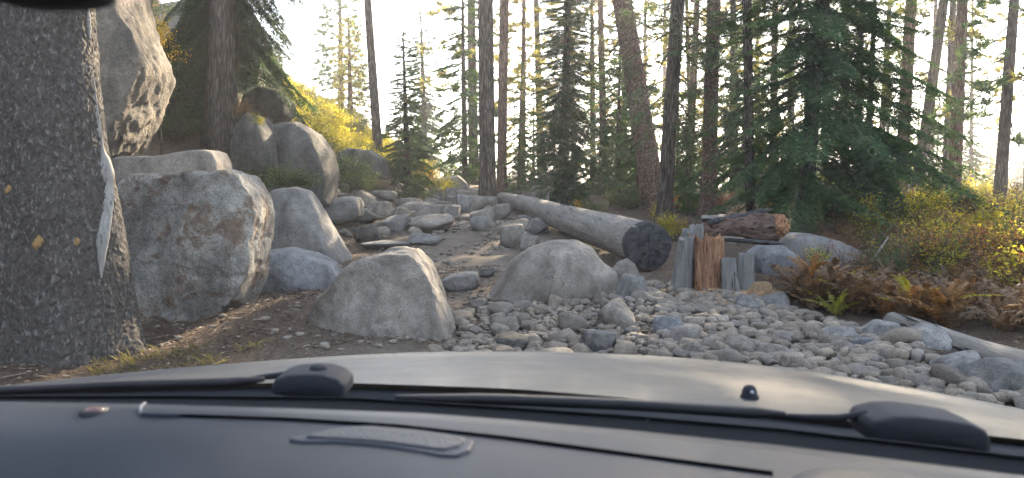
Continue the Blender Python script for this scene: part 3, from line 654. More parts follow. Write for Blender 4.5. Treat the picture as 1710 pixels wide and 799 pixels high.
def crown(lib, z0, z1, rad, count, seed, az=None, pitch=(25, -25), jit=0.2, trunk_r=None, keep=None, asym=0.0):
    """branches from z0 to z1, each as long as rad(u) with u = 0 low and 1 at the tip; pitch: branch angle at the top and at the foot"""
    r = np.random.default_rng(seed); A, B = [], []
    for i in range(count):
        u = (i + r.random()) / count; u = u ** 0.92; z = z0 + (z1 - z0) * u
        a = i * 2.399963 + r.normal() * 0.35 if az is None else r.uniform(*az)
        L = rad(u) * r.uniform(1 - jit, 1 + jit * 0.7) * (1 + asym * math.cos(a))
        if keep is not None and not keep(u, a, r): continue
        p = R((pitch[0] * u ** 1.5 + pitch[1] * (1 - u ** 1.5)) + r.normal() * 6)
        V, T, Vw, Tw = LIB[lib][r.integers(len(LIB[lib]))]; s = L / (2.6 if lib == 'bough' else 1.5)
        M = np.array(Matrix.Rotation(a, 3, 'Z') @ Matrix.Rotation(-p, 3, 'Y') @ Matrix.Rotation(r.normal() * 0.25, 3, 'X'))
        sc = np.array([s, s, s]) ; off = np.array([0, 0, z])
        if len(V): A.append(((V * sc) @ M.T + off, T))
        B.append(((Vw * sc) @ M.T + off, Tw))
    Vb, Tb = join(B)
    if A:
        Va, Ta = join(A); V, T = join([(Va, Ta), (Vb, Tb)]); mi = np.concatenate([np.zeros(len(Ta)), np.ones(len(Tb))])
    else: V, T, mi = Vb, Tb, np.ones(len(Tb))
    return V, T, mi
def trunk_geo(h, r0, r1, seed, flare=0.5, n=14, seg=26, wob=0.03, below=0.5):
    z = np.concatenate([[-below], np.linspace(0, 1, seg) ** 1.35 * h]); r = np.random.default_rng(seed)
    zz = np.clip(z / h, 0, 1); rad = (r0 + (r1 - r0) * zz) + r0 * flare * np.exp(-np.maximum(z, 0) / (1.3 * r0 + 0.1)); rad[0] = rad[1] * 1.15
    P = np.stack([wob * h / 8 * np.sin(zz * 3 + seed), wob * h / 8 * np.cos(zz * 2.4 + seed * 2) - wob * h / 8 * math.cos(seed * 2), z], 1); P[:, 0] -= P[1, 0]; P[:, 1] -= P[1, 1]
    ph = r.uniform(0, 6.28, 3)
    fn = lambda a, k: 1 + (0.05 * np.sin(3 * a + ph[0]) + 0.04 * np.sin(5 * a + ph[1] + k * 0.2) + 0.025 * np.sin(11 * a + ph[2])) * (1 + 2.2 * np.exp(-np.maximum(z[k], 0) / (r0 * 1.6 + 0.05)))
    return tube(P, rad, n, True, fn)
def make_tree(name, h, r0, r1, bark_m, needle_m, lib, z0, rad, count, seed, dead=0, n=12, name_label=None, wob=0.03, **kw):
    root = empty(name)
    mobj('trunk', *trunk_geo(h, r0, r1, seed, n=n, wob=wob), bark_m, root)
    if count:
        V, T, mi = crown(lib, z0, h, rad, count, seed, **kw); mobj('crown', V, T, [needle_m, MAT['twig']], root, mi, smooth=False)
    if dead:
        V, T, mi = crown('dead', 0.14 * h, max(z0, 0.35 * h), lambda u: 0.11 * h * (0.6 + 0.4 * u), dead, seed + 5, pitch=(5, -20)); mobj('bare_crown', V, T, MAT['twig'], root, smooth=False)  # dead branches low on the stem, separate loose sticks
    return root
def place(root, p, label=None, lean_px=None, rz=None, s=1.0, group=None, phrase=None, cat='tree', sink=0.12):
    """sets the thing on the ground; lean_px is the pixel column its axis passes at the top edge of the photograph"""
    if lean_px is not None:
        q = at_y(lean_px, 0, p[1]); v = Vector((q - p)).normalized()
        rot = Vector((0, 0, 1)).rotation_difference(v).to_matrix() @ Matrix.Rotation(rz if rz is not None else random.uniform(0, 6.28), 3, 'Z')
        root.rotation_euler = rot.to_euler()
    else: root.rotation_euler = (random.gauss(0, 0.012), random.gauss(0, 0.012), rz if rz is not None else random.uniform(0, 6.28))
    root.scale = (s, s, s); root.location = (p[0], p[1], p[2] - sink * s)
    tag(root, label, cat, group)
    if label is None: TEXT.append((root, phrase, np.array(p) + [0, 0, 2.0 if cat == 'tree' else 0.4]))
    return root
def at(px, py): return ground(px, py)
cone = lambda R0, p=1.0, b=0.15: (lambda u: R0 * ((1 - u) ** p * (1 - b) + b * (1 - u) ** 0.3) + 0.12)

# --- the wide trunk at hand
def near_trunk():
    D = 7.1
    rows = [(-900, 55, 130), (-400, 62, 140), (0, 69, 150), (150, 76, 160), (250, 84, 168), (330, 93, 184), (400, 100, 196), (480, 106, 208), (550, 109, 224), (600, 111, 240), (640, 112, 262)]
    prow = [r[0] for r in rows]
    n, m = 420, 720
    py = np.linspace(640, -900, m); cx = np.interp(py, prow, [r[1] for r in rows]); w = np.interp(py, prow, [r[2] for r in rows])
    k = np.hanning(31); k /= k.sum(); w = np.convolve(np.pad(w, 15, 'edge'), k, 'valid'); cx = np.convolve(np.pad(cx, 15, 'edge'), k, 'valid')
    C = np.array([at_y(a, b, D) for a, b in zip(cx, py)]); rad = w / 2 * D / F * 1.0
    ang = np.linspace(0, 2 * np.pi, n, endpoint=False)
    A, Z = np.meshgrid(ang, C[:, 2]); Rm = rad[:, None] * np.ones_like(A)
    root_f = np.exp(-np.maximum(C[:, 2] - C[0, 2], 0) / 0.45)[:, None]
    Rm = Rm * (1 + 0.015 * np.sin(2 * A + 1) + 0.01 * np.sin(5 * A + Z * 1.2) + root_f * (0.04 * np.sin(4 * A + 0.6) + 0.035 * np.sin(9 * A)))
    # scaly plates: a cell pattern wrapped round the trunk, each plate lifted at its lower lip
    ncol = 52; cw = 2 * np.pi / ncol; chh = 0.055
    wq = np.stack([np.cos(A) * 5, np.sin(A) * 5, Z * 6], -1).reshape(-1, 3); w1 = fbm(wq, 3, 31).reshape(A.shape); w2 = fbm(wq + 9, 3, 32).reshape(A.shape)
    u, v = A / cw + w1 * 1.6, Z / chh + w2 * 1.6 + np.sin(A * 3) * 0.5; iu, iv = np.floor(u).astype(int), np.floor(v).astype(int)
    f1 = np.full(u.shape, 9.0); f2 = f1.copy(); lip = np.zeros_like(u); rnd = np.zeros_like(u)
    for du in (-1, 0, 1):
        for dv in (-1, 0, 1):
            cu, cv = (iu + du) % ncol, iv + dv
            jx = _hash(cu, cv, cu * 0, 3); jy = _hash(cu, cv, cu * 0, 8); rr_ = _hash(cu, cv, cu * 0, 12)
            ex, ey = (iu + du + jx) - u, (cv + jy) - v; d = np.hypot(ex, ey)
            nearer = d < f1; f2 = np.where(nearer, f1, np.minimum(f2, d)); lip = np.where(nearer, ey, lip); rnd = np.where(nearer, rr_, rnd); f1 = np.where(nearer, d, f1)
    edge = np.clip((f2 - f1) / 0.5, 0, 1)
    Rm = Rm + 0.013 * edge * (0.55 + 0.7 * np.clip(lip, -0.6, 0.6) + 0.5 * rnd) * (1 - 0.5 * root_f)
    co = np.stack([np.cos(A) * 8, np.sin(A) * 8, Z * 8], -1).reshape(-1, 3)
    Rm = Rm + 0.008 * fbm(co, 3, 77).reshape(Rm.shape) + 0.003 * fbm(co * 6, 2, 78).reshape(Rm.shape)
    X = C[:, 0][:, None] + Rm * np.cos(A); Y = D + Rm * np.sin(A)
    base = np.array([C[0, 0], D, H1(C[0, 0], D)])
    G = np.stack([X, Y, Z], -1) - base
    i, j = np.meshgrid(np.arange(m - 1), np.arange(n), indexing='ij'); i = i.ravel(); j = j.ravel(); j2 = (j + 1) % n
    T = quad2tri(np.stack([i * n + j, i * n + j2, (i + 1) * n + j2, (i + 1) * n + j], 1))
    root = empty('pine_tree', base); mobj('trunk', G.reshape(-1, 3), T, MAT['bark1'], root)
    def on(px, py_, lift=0.0):
        a = np.interp(py_, py[::-1], cx[::-1]); b = np.interp(py_, py[::-1], w[::-1]) / 2; q = np.clip((px - a) / b, -0.999, 0.999)
        c = at_y(a, py_, D); r_ = b * D / F + lift; an = -math.acos(q)
        return np.array([c[0] + r_ * math.cos(an), D + r_ * math.sin(an), c[2]]) - base
    def strip(pts, seed):
        P, wd = [], []
        for (x, y_, ww) in pts: P.append(on(x, y_, 0.004)); wd.append(ww / 2 * D / F)
        P = np.array(P); q = np.linspace(0, 1, 60); t0 = np.linspace(0, 1, len(P))
        P = np.stack([np.interp(q, t0, P[:, k]) for k in range(3)], 1); wd = np.interp(q, t0, wd) * (1 + 0.25 * vnoise(np.stack([q * 18, q * 0, q * 0 + seed], 1), seed))
        V, T = tube(P, wd, 12, True, lambda a, k: 1 + 0.2 * np.sin(3 * a + seed) + 0.1 * np.sin(7 * a + k * 0.3)); mobj('bare_wood_strip', V, T, MAT['scar'], root)
    strip([(146, 12, 8), (147, 30, 9), (149, 50, 9), (150, 66, 6)], 3)
    strip([(156, 105, 4), (160, 140, 5), (162, 180, 7), (166, 230, 10), (174, 270, 18), (181, 310, 22), (187, 350, 20), (190, 400, 15), (193, 440, 9), (194, 458, 3)], 5)
    for (x, y_, ww) in ((70, 315, 9), (120, 397, 14), (166, 399, 10)):
        p = on(x, y_, 0.006); V0, T0 = ico(3); sgn = 1 + 0.3 * fbm(V0 * 3 + x, 3, 5)
        mobj('knot_scar', V0 * sgn[:, None] * np.array([ww / 2, ww * 0.45, ww * 0.6]) * D / F * np.array([1.1, 0.22, 1.1]) * np.where(V0[:, [0]] * V0[:, [2]] > 0, 1.25, 0.8) + p - np.array([0, -0.004, 0]), T0, plain('resin_ochre', (0.26, 0.17, 0.075), 0.9, 0.1, tex=(90, 0.006)), root)['label'] = 'ochre resin patch on the bark'
    top = C[-1] - base
    def crown_at(z0, z1):
        V, T, mi = crown('fir', z0, z1, lambda u: 3.4 * (1 - u) + 0.4, 46, 91, pitch=(20, -15), keep=lambda u, a, r: not (u < 0.5 and abs(((a + 1.57) % 6.283) - 0) < 0.5))
        V[:, 0] += top[0]; mobj('crown', V, T, [MAT['fir'], MAT['twig']], root, mi, smooth=False)
    crown_at(6.5, 14)  # crown above the view, added to cast shade
    V, T = tube([top + [0, 0, -0.02], top + [0, 0, 4], top + [0, 0, 8]], [rad[-1], rad[-1] * .7, 0.03], 20); mobj('upper_trunk', V, T, MAT['bark1'], root)
    tag(root, 'very wide scaly grey pine trunk with a pale strip of bare wood', 'tree')
near_trunk()

# --- trees that can be told apart
N_ = lambda **k: k
# slope fir with dark drooping boughs
p = at(368, 252); k_ = p[1] / 16.0
t = make_tree('fir_tree', 15, 25 * p[1] / F, 0.06, MAT['bark'], MAT['fir'], 'bough', 1.7, cone(2.7 * k_, 0.5), 430, 3, n=28, pitch=(5, -48), keep=lambda u, a, r: (math.sin(a) > -0.3 and not (u < 0.10 and math.cos(a) > -0.3)) or (u > 0.3 and r.random() < 0.5))
place(t, p, 'dark fir on the rocky slope, heavy boughs drooping around its flared trunk', lean_px=374, rz=0.0)
p = at(635, 290); t = make_tree('dead_pine', 15, 8.5 * p[1] / F, 0.07, MAT['bark'], None, 'dead', 2.2, lambda u: 1.6 * (1 - 0.4 * u), 60, 5, n=12, pitch=(10, -35))
place(t, p, 'scorched bare snag with thin broken twigs on the sunny slope', lean_px=612)
p = at(587, 222)
t = make_tree('pine_tree', 190 * p[1] / F, 0.16, 0.03, MAT['barkr'], MAT['gold'], 'pinefar', 0.7, cone(40 * p[1] / F, 0.45), 150, 6)
place(t, p, 'sunlit golden pine on the brow of the slope')
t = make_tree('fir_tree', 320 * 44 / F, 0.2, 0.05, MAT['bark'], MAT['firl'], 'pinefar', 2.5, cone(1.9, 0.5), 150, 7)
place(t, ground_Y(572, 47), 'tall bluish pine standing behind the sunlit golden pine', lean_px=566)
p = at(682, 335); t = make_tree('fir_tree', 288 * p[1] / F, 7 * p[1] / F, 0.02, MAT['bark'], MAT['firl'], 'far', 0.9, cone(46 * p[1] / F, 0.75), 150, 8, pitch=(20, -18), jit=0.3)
place(t, p, 'slim open fir with a bare lower stem beside the path crest', lean_px=674)
t = make_tree('fir_tree', 300 * 44 / F, 0.2, 0.02, MAT['bark'], MAT['fir'], 'far', 0.8, cone(1.5, 0.7), 150, 9, pitch=(10, -25), jit=0.35)
place(t, ground_Y(712, 44), 'tallest spire shaped fir behind the slim open fir', lean_px=700)
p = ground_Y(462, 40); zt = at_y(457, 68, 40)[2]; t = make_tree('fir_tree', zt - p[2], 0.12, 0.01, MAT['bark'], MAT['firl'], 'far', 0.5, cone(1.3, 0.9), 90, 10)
place(t, p, 'small pale fir poking over the rounded boulders')
p = at(647, 250); V, T = trunk_geo(40 * p[1] / F, 4 * p[1] / F, 3.4 * p[1] / F, 4, seg=8); o = mobj('snag', V, T, MAT['post']); o.location = p; tag(o, 'short broken snag standing on the slope crest', 'snag')
p = at(815, 352); k_ = p[1] / F
t = make_tree('pine_tree', 17, 13.5 * k_, 0.16, MAT['bark'], MAT['pine'], 'pine', 11, cone(2.6, 0.5), 70, 12, dead=4, n=24)
place(t, p, 'tall straight dark trunk at the thin end of the fallen log', lean_px=814)
p = at(838, 322); t = make_tree('pine_tree', 19, 8 * p[1] / F, 0.16, MAT['barkr'], MAT['pine'], 'pine', 11, cone(2.6, 0.5), 70, 13, dead=5, n=16)
place(t, p, 'reddish brown trunk just behind the tall straight dark trunk', lean_px=843)
p = at(940, 345); k_ = p[1] / F
t = make_tree('fir_tree', 620 * k_, 10 * k_, 0.03, MAT['bark'], MAT['fir'], 'fir', 0.25, cone(70 * k_, 0.7, 0.1), 420, 14, pitch=(30, -20), jit=0.22)
place(t, p, 'dense dark young fir with boughs down to the ground behind the fallen log', lean_px=948)
p = at(1098, 350); k_ = p[1] / F
t = make_tree('pine_tree', 15, 19 * k_, 0.2, MAT['barkl'], MAT['pine'], 'lace', 5, cone(2.4, 0.5), 34, 15, dead=10, n=24)
place(t, p, 'thick leaning trunk with pinkish lichen speckled bark', lean_px=1036)
t = make_tree('pine_tree', 17, 13 * 18 / F, 0.14, MAT['bark'], MAT['fir'], 'lace', 2.4, cone(2.6, 0.4), 60, 16, dead=26, n=18)
place(t, ground_Y(1108, 19.5), 'dark upright trunk with hanging twiggy boughs behind the leaning trunk', lean_px=1128)
p = at(1183, 362); k_ = p[1] / F
t = make_tree('fir_tree', 16, 13 * k_, 0.1, MAT['barkl'], MAT['fir'], 'bough', 1.0, cone(128 * k_, 0.4), 92, 17, n=18, pitch=(20, -14), jit=0.3, keep=lambda u, a, r: r.random() < 0.9)
place(t, p, 'grey fir trunk with long layered dark sprays above the rotten log', lean_px=1192)
t = make_tree('fir_tree', 15, 8 * 17 / F, 0.08, MAT['bark'], MAT['fir'], 'lace', 1.2, cone(1.7, 0.4), 70, 18, dead=30, n=14)
place(t, ground_Y(1256, 17), 'thin dark trunk between the grey fir and the drooping fir', lean_px=1243)
p = at(1338, 392); k_ = p[1] / F
t = make_tree('fir_tree', 13, 14 * k_, 0.06, MAT['bark'], MAT['fir'], 'bough', 1.2, cone(250 * k_, 0.4, 0.1), 200, 19, n=20, pitch=(14, -27), jit=0.42, asym=0.3, dead=14)
place(t, p, 'large drooping dark green fir whose boughs sweep over the brown ferns', lean_px=1368, rz=0.0)
t = make_tree('fir_tree', 7.5, 0.09, 0.02, MAT['bark'], MAT['fir'], 'fine', 0.5, cone(1.5, 0.7), 90, 20, n=12)
place(t, ground_Y(1445, 17.5), 'younger fir half hidden in the drooping fir skirts', lean_px=1462)

# far pines, told apart by their trunks
proto = {}
def tall_pine(kind, seed, mat, bark_m, lib='pinefar', z0=7, count=42, R0=2.2, h=20, r0=0.2, dead=10):
    return make_tree('pine_tree', h, r0, 0.05, MAT[bark_m], MAT[mat], lib, z0, cone(R0, 0.45), count, seed, dead=dead, n=12)
P1 = tall_pine('a', 31, 'pine', 'barkr', z0=10); P2 = tall_pine('b', 32, 'gold', 'bark', h=18, z0=4, count=55); P3 = tall_pine('c', 33, 'pine', 'bark', z0=10.5, h=22, R0=2.6, count=50)
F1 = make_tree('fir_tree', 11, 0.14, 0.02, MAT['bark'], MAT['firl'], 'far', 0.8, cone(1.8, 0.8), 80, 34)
F2 = make_tree('fir_tree', 8, 0.11, 0.02, MAT['bark'], MAT['fir'], 'far', 0.3, cone(1.7, 0.9), 75, 35)
P5 = make_tree('pine_tree', 15, 0.15, 0.03, MAT['barkr'], MAT['gold'], 'pinefar', 1.5, cone(2.1, 0.5), 120, 37)
P6 = make_tree('pine_tree', 19, 0.2, 0.04, MAT['bark'], MAT['firl'], 'pinefar', 3.2, cone(2.0, 0.4), 110, 38, jit=0.5)
P4 = make_tree('pine_tree', 7, 0.09, 0.02, MAT['bark'], MAT['gold'], 'pinefar', 0.8, cone(1.2, 0.6), 60, 36)
used = set()
def inst(root, px, Y, s=1.0, lean=None, label=None, group='trees of the open wood beyond the track', phrase=None):
    r_ = root if root.name not in used else copy_tree(root)
    used.add(root.name)
    return place(r_, ground_Y(px, Y), label, lean_px=lean, s=s, group=group, phrase=phrase)
for a in [
    (P1, 1502, 26, 1.1, 1517, 'reddish pine trunk just beyond the tips of the drooping fir'), (P2, 1527, 30, 1.15, 1572, 'pine trunk leaning away with golden tufts of needles'),
    (P3, 1577, 34, 0.9, 1594, 'dark straight pine trunk next to the leaning golden pine'), (P1, 1592, 27, 1.12, 1612, 'thick bare pine trunk rising from the sunlit yellow bush'),
    (P6, 1668, 25, 1.0, 1690, 'tall dark pine with bushy needle clumps against the bright sky'), (P2, 1716, 36, 0.95, 1722, 'golden needled pine close beside the tall dark pine'),
    (P1, 1553, 45, 0.9, 1560, None), (P3, 1620, 52, 0.7, 1626, None), (P1, 1465, 38, 0.9, 1483, 'slender far pine seen through the drooping fir'),
    (P3, 1430, 33, 0.8, 1440, None), (P1, 1290, 34, 0.9, 1296, None), (P3, 1318, 40, 1.0, 1325, None), (P2, 1225, 36, 1.0, 1222, None), (P1, 1150, 33, 0.9, 1162, None), 
    (P2, 1040, 38, 1.0, 1048, None), (P1, 1010, 34, 0.9, 1005, None), (P2, 905, 38, 1.0, 898, None), (P1, 1075, 50, 0.9, 1080, None), (P2, 1265, 48, 1.0, 1268, None), (P2, 1375, 45, 1.0, 1380, None), (P1, 1405, 54, 0.9, 1408, None), (P3, 1195, 56, 1.0, 1192, None),
    (P5, 872, 36, 1.0, 874, None), (P5, 990, 36, 1.0, 992, None), (P5, 1155, 38, 1.0, 1150, None), (P5, 1228, 42, 1.1, 1230, None), (P5, 1292, 46, 1.1, 1295, None), (P5, 1410, 40, 1.0, 1415, None),
    (P2, 1110, 60, 1.1, 1112, None), (P2, 1345, 60, 1.1, 1345, None), (P2, 960, 62, 1.1, 955, None), (P1, 1480, 60, 0.9, 1482, None), (P3, 1850, 30, 1.0, None, None), (P1, 1780, 24, 1.0, None, None)]:
    inst(a[0], a[1], a[2], a[3], a[4], a[5], phrase='slender far pine trunk')
for a in [(777, 33, 1.0, F1, 'green fir at the track crest, in front of its bare stemmed neighbour'), (792, 38, 1.3, P2, 'golden green pine behind the crest of the track')]:
    inst(a[3], a[0], a[1], a[2], None, a[4], phrase='green fir near the track crest')
for i, (px, Y, s) in enumerate([(1000, 28, .6), (1030, 30, .75), (1065, 24, .5), (1130, 26, .55), (1150, 22, .35), (1540, 40, .6), (1480, 26, .4), (865, 30, .45), (890, 31, .5), (1060, 33, 1.0), (1240, 32, 1.0)]):
    inst([F2, F1, F2][i % 3], px, Y, s, None, None, 'young firs of the understory', phrase='young understory fir')
for i in range(56):
    px = [random.uniform(1480, 1900), random.uniform(1440, 1720), random.uniform(850, 1500)][i % 3]
    inst([P4, F2, P4, F1][i % 4], px, random.uniform(48, 110), random.uniform(0.6, 1.25), None, None, 'far small trees at the edge of the meadow', phrase='small far conifer')
# unseen trees beside the track and behind the car, added to cast shade
for i, (x, y) in enumerate([(13, 12), (17, 16), (20, 22), (15, 20), (24, 18), (27, 27), (12, 5), (16, 0), (22, 8), (14, -6), (-11, 2), (-13, -6), (-8, -12), (3, -14), (9, -10), (22, 30), (30, 36), (-16, 8), (-3, -20)]):
    inst([P1, F1, P3, P2, F1][i % 5], 855 + F * x / y if False else 0, 1, 1.0, None, None, 'trees of the wood around the car', phrase='wood pine beside the car')
    r_ = [o for o, ph, q in TEXT][-1]; r_.location = (x, y, H1(x, y) - 0.1); TEXT[-1] = (TEXT[-1][0], TEXT[-1][1], np.array([x, y, 2.0]))
    s_ = random.uniform(0.9, 1.2) * (1.25 if i % 5 in (1, 4) else 1); r_.scale = (s_, s_, s_)

# ================================================================== shrubs, ferns, fallen wood
def leaf_quads(P, N, s, r, asp=0.6):
    n = len(P); t = nrm(np.cross(N, r.normal(size=(n, 3)))); b = np.cross(N, t)
    s = s[:, None]; bend = N * s * 0.12
    V = np.stack([P - t * s * 0.5, P + b * s * asp * 0.5 + bend, P + t * s * 0.5, P - b * s * asp * 0.5 + bend], 1).reshape(-1, 3)
    i = np.arange(n) * 4; return V, np.concatenate([np.stack([i, i + 1, i + 2], 1), np.stack([i, i + 2, i + 3], 1)])
def shrub_geo(seed, stems=26, per=70, leaf=0.035, w=1.0, h=0.7, sparse=0.0):
    """unit-ish shrub: stems fan out of the ground, leaves crowd their outer ends"""
    r = np.random.default_rng(seed); L, S = [], []
    for i in range(stems):
        a = r.uniform(0, 6.28); t = r.random() ** 0.6; d = np.array([math.cos(a) * t * w / 2, math.sin(a) * t * w / 2, h * (1 - 0.55 * t * t) * r.uniform(0.65, 1.1)])
        m = np.array([d[0] * 0.35, d[1] * 0.35, d[2] * 0.55]); p0 = d * [0.05, 0.05, 0] 
        S.append(stick(p0, m, 0.008, 0.006)); S.append(stick(m, d, 0.006, 0.002))
        for q in range(3):
            e = d + r.normal(size=3) * 0.09; S.append(stick(m + (d - m) * r.uniform(0.2, 0.7), e, 0.003, 0.0015))
            n = int(per / 3 * (1 - sparse)); u = r.random(n) ** 0.6
            P = m + (e - m) * u[:, None] + r.normal(size=(n, 3)) * 0.045
            N = nrm(r.normal(size=(n, 3)) * 0.7 + [0, 0, 0.7] + d * 0.4)
            L.append(leaf_quads(P, N, leaf * r.uniform(0.6, 1.3, n), r))
    V1, T1 = join(L); V2, T2 = join(S); V, T = join([(V1, T1), (V2, T2)])
    return V, T, np.concatenate([np.zeros(len(T1)), np.ones(len(T2))])
SHG = [shrub_geo(1, 30, 84, 0.04, 1.2, 0.7), shrub_geo(2, 26, 78, 0.035, 1.0, 0.8), shrub_geo(3, 34, 78, 0.045, 1.5, 0.6), shrub_geo(4, 22, 60, 0.05, 0.9, 1.0, 0.45)]
SH = {}
def shrub(kind, g):
    if (kind, g) not in SH: SH[(kind, g)] = mesh_data('shrub', *SHG[g][:2], [MAT[kind], MAT['twig']], SHG[g][2], smooth=False)
    return SH[(kind, g)]
CN = {'bgreen': 'green', 'byell': 'yellow green', 'bgold': 'yellow', 'borng': 'orange', 'bbrown': 'brown'}
def put_shrub(p, kind, s, label=None, g=None, sz=1.0, group=None, phrase=None):
    o = link('shrub', shrub(kind, random.randrange(4) if g is None else g)); o.location = (p[0], p[1], p[2] - 0.03); o.scale = (s, s, s * sz); o.rotation_euler = (0, 0, random.uniform(0, 6.28))
    tag(o, label, 'shrub', group)
    if label is None: TEXT.append((o, phrase or CN[kind] + ' leafy shrub', np.array(p) + [0, 0, 0.3]))
    return o
# named shrubs
q = at_y(470, 318, 14.2); put_shrub((q[0], q[1], q[2] - 0.02), 'bgreen', 1.0, 'dark green bush spreading over the steep sided grey boulder', 2, 0.75)
q = at_y(505, 312, 14.4); put_shrub((q[0], q[1], q[2] - 0.05), 'bgreen', 0.7, 'small offshoot of dark green bush beside the great rounded boulder', 1, 0.7)
q = at_y(258, 112, 14.2); gz = H1(q[0], q[1]); sap = empty('maple_sapling', (q[0], q[1], gz)); tag(sap, 'brilliant yellow sapling glowing beside the cliff like boulder', 'sapling')
V, T = tube([[0.1, 0, -0.1], [0.06, 0, (q[2] - gz) * 0.5], [0, 0, q[2] - gz + 0.1]], [0.03, 0.022, 0.012], 8); mobj('stem', V, T, MAT['twig'], sap)
V, T, mi = SHG[1]; mobj('crown', V * [0.95, 0.95, 1.15] + [0, 0, q[2] - gz], T, [MAT['bgold'], MAT['twig']], sap, mi, smooth=False)
q = at_y(232, 40, 22.0); put_shrub(q, 'bgreen', 1.6, 'dark bush on top of the cliff like boulder', 0, 1.0)
q = at_y(285, 150, 22.0); put_shrub(q, 'borng', 1.3, 'coppery bush between cliff like boulder and slope fir', 0, 1.1)
q = at_y(275, 190, 17.5); put_shrub(q, 'bgreen', 1.5, 'shaded green bush beside the slope fir', 2, 0.9)
q = at_y(425, 215, 16.2); put_shrub(q, 'byell', 0.45, 'little yellow leafed bush growing on the rounded boulder', 1)
q = at_y(410, 200, 17.2); put_shrub(q, 'borng', 0.6, 'small coppery bush beside the fir on the rounded boulder', 1)
for a in [(250, 225, 16, 'bgreen', 1.4), (300, 215, 17, 'bgreen', 1.2), (225, 240, 15, 'bgreen', 1.0), (325, 160, 23, 'borng', 1.0), (265, 120, 24, 'borng', 1.0), (590, 280, 23, 'bgreen', 1.0), (600, 300, 23, 'bgreen', 0.9), (578, 300, 21, 'bgreen', 0.8)]:
    put_shrub(ground_Y(a[0], a[2]), a[3], a[4], group='shrubs on the rocky slope')
# the sunny slope
n = 0
while n < 115:
    px = random.uniform(480, 735); Y = random.uniform(21, 39); p = ground_Y(px, Y); a, b = proj(p)
    if p[2] < 1.35 + 0.0 * Y and random.random() < 0.85: continue
    if px > 690 and random.random() < 0.5: continue
    if Y < 24 and px < 560: continue
    kind = random.choices(['byell', 'bgreen', 'borng'], [0.8, 0.17, 0.03] if Y > 26 else [0.3, 0.6, 0.1])[0]
    put_shrub(p, kind, random.uniform(0.85, 1.6), sz=random.uniform(0.7, 1.0), group='shrubs covering the sunny slope'); n += 1
for i in range(20):
    x, y = random.uniform(-17, -7), random.uniform(14, 36); put_shrub((x, y, H1(x, y)), random.choice(['bgreen', 'bgreen', 'byell', 'borng']), random.uniform(0.8, 1.5), group='shrubs covering the sunny slope')
# low growth under the trees and at the path crest
for i in range(46):
    px = random.uniform(640, 1310); Y = random.uniform(20, 38) if px > 850 else random.uniform(28, 36)
    if 735 < px < 850 and Y < 33: continue
    put_shrub(ground_Y(px, Y), random.choice(['bgreen', 'bgreen', 'byell', 'bgreen', 'borng']), random.uniform(0.5, 1.1), sz=0.8, group='low shrubs beneath the firs')
# the bank of fern and brush beside the stone field
for (px, py, kind, s, lab, g) in [(1115, 400, 'byell', 0.75, 'pale green bush behind the charred log end', 0), (1135, 398, 'borng', 0.5, 'orange tinted plant between log end and stump', 1), (962, 358, 'bgold', 0.45, 'yellow plant standing behind the fallen log', 3),
        (1100, 372, 'byell', 0.6, 'light green seedling behind the log end', 3), (1590, 338, 'byell', 2.0, 'bright yellow green bush lit by sun beneath the bare pine trunks', 2), (1640, 350, 'byell', 1.6, 'yellow green bush beside the tall dark pine', 0),
        (1640, 430, 'byell', 1.5, 'golden green low bush in the middle of the brush bank', 2), (1700, 400, 'bgold', 1.1, 'orange yellow bush beneath the golden needled pine', 0), (1360, 470, 'byell', 0.55, 'small pale green seedling before the broad grey boulder', 3),
        (1500, 470, 'bgreen', 0.9, 'green shrub deep in the fern bank', 0), (1560, 480, 'borng', 0.7, 'russet leafed shrub in the fern bank', 3)]:
    put_shrub(at(px, py), kind, s, lab, g)
BR = []
for i in range(270):
    px = random.uniform(1330, 1900); Y = random.uniform(10.2, 26) if px < 1480 else random.uniform(8.9, 26) if i % 2 else random.uniform(8.9, 13)
    x = (px - CX) / F * Y
    if Y < 10.5 - (px - 1480) / 330 * 1.6: continue
    if px < 1460 and Y < 13.4: continue
    if 1290 < px < 1400 and 14 < Y < 17: continue
    kind = random.choices(['bbrown', 'byell', 'bgreen', 'borng', 'bgold'], [0.34, 0.28, 0.14, 0.2, 0.04] if Y < 13 else [0.1, 0.5, 0.22, 0.14, 0.04])[0]
    BR.append((Y if px < 1740 else Y + 100, px, kind))
BR.sort(); brush = []
for i, (Y, px, kind) in enumerate(BR):
    Y = Y - 100 if Y > 100 else Y
    if i >= 120: brush.append((ground_Y(px, Y), kind)); continue
    put_shrub(ground_Y(px, Y), kind, random.uniform(0.7, 1.1) if Y < 14 else random.uniform(0.8, 1.5), g=3 if (Y < 13 and random.random() < 0.6) else None, sz=random.uniform(0.7, 1.1), group='brush of the fern bank')

parts, mis = [], []; KS = ['bbrown', 'byell', 'bgreen', 'borng', 'bgold']
for p, kind in brush:
    V, T, mi = SHG[random.randrange(4)]; a = random.uniform(0, 6.28); s = random.uniform(0.7, 1.5); c_, s_ = math.cos(a) * s, math.sin(a) * s
    parts.append((V @ np.array([[c_, s_, 0], [-s_, c_, 0], [0, 0, s * random.uniform(0.7, 1.1)]]) + p - [0, 0, 0.03], T)); mis.append(np.where(mi > 0, 5, KS.index(kind)))
V, T = join(parts); tag(mobj('brush_thicket', V, T, [MAT[k] for k in KS] + [MAT['twig']], mi=np.concatenate(mis), smooth=False), 'mixed green and golden brush closing the view behind the fern bank', 'brush', kind='stuff')

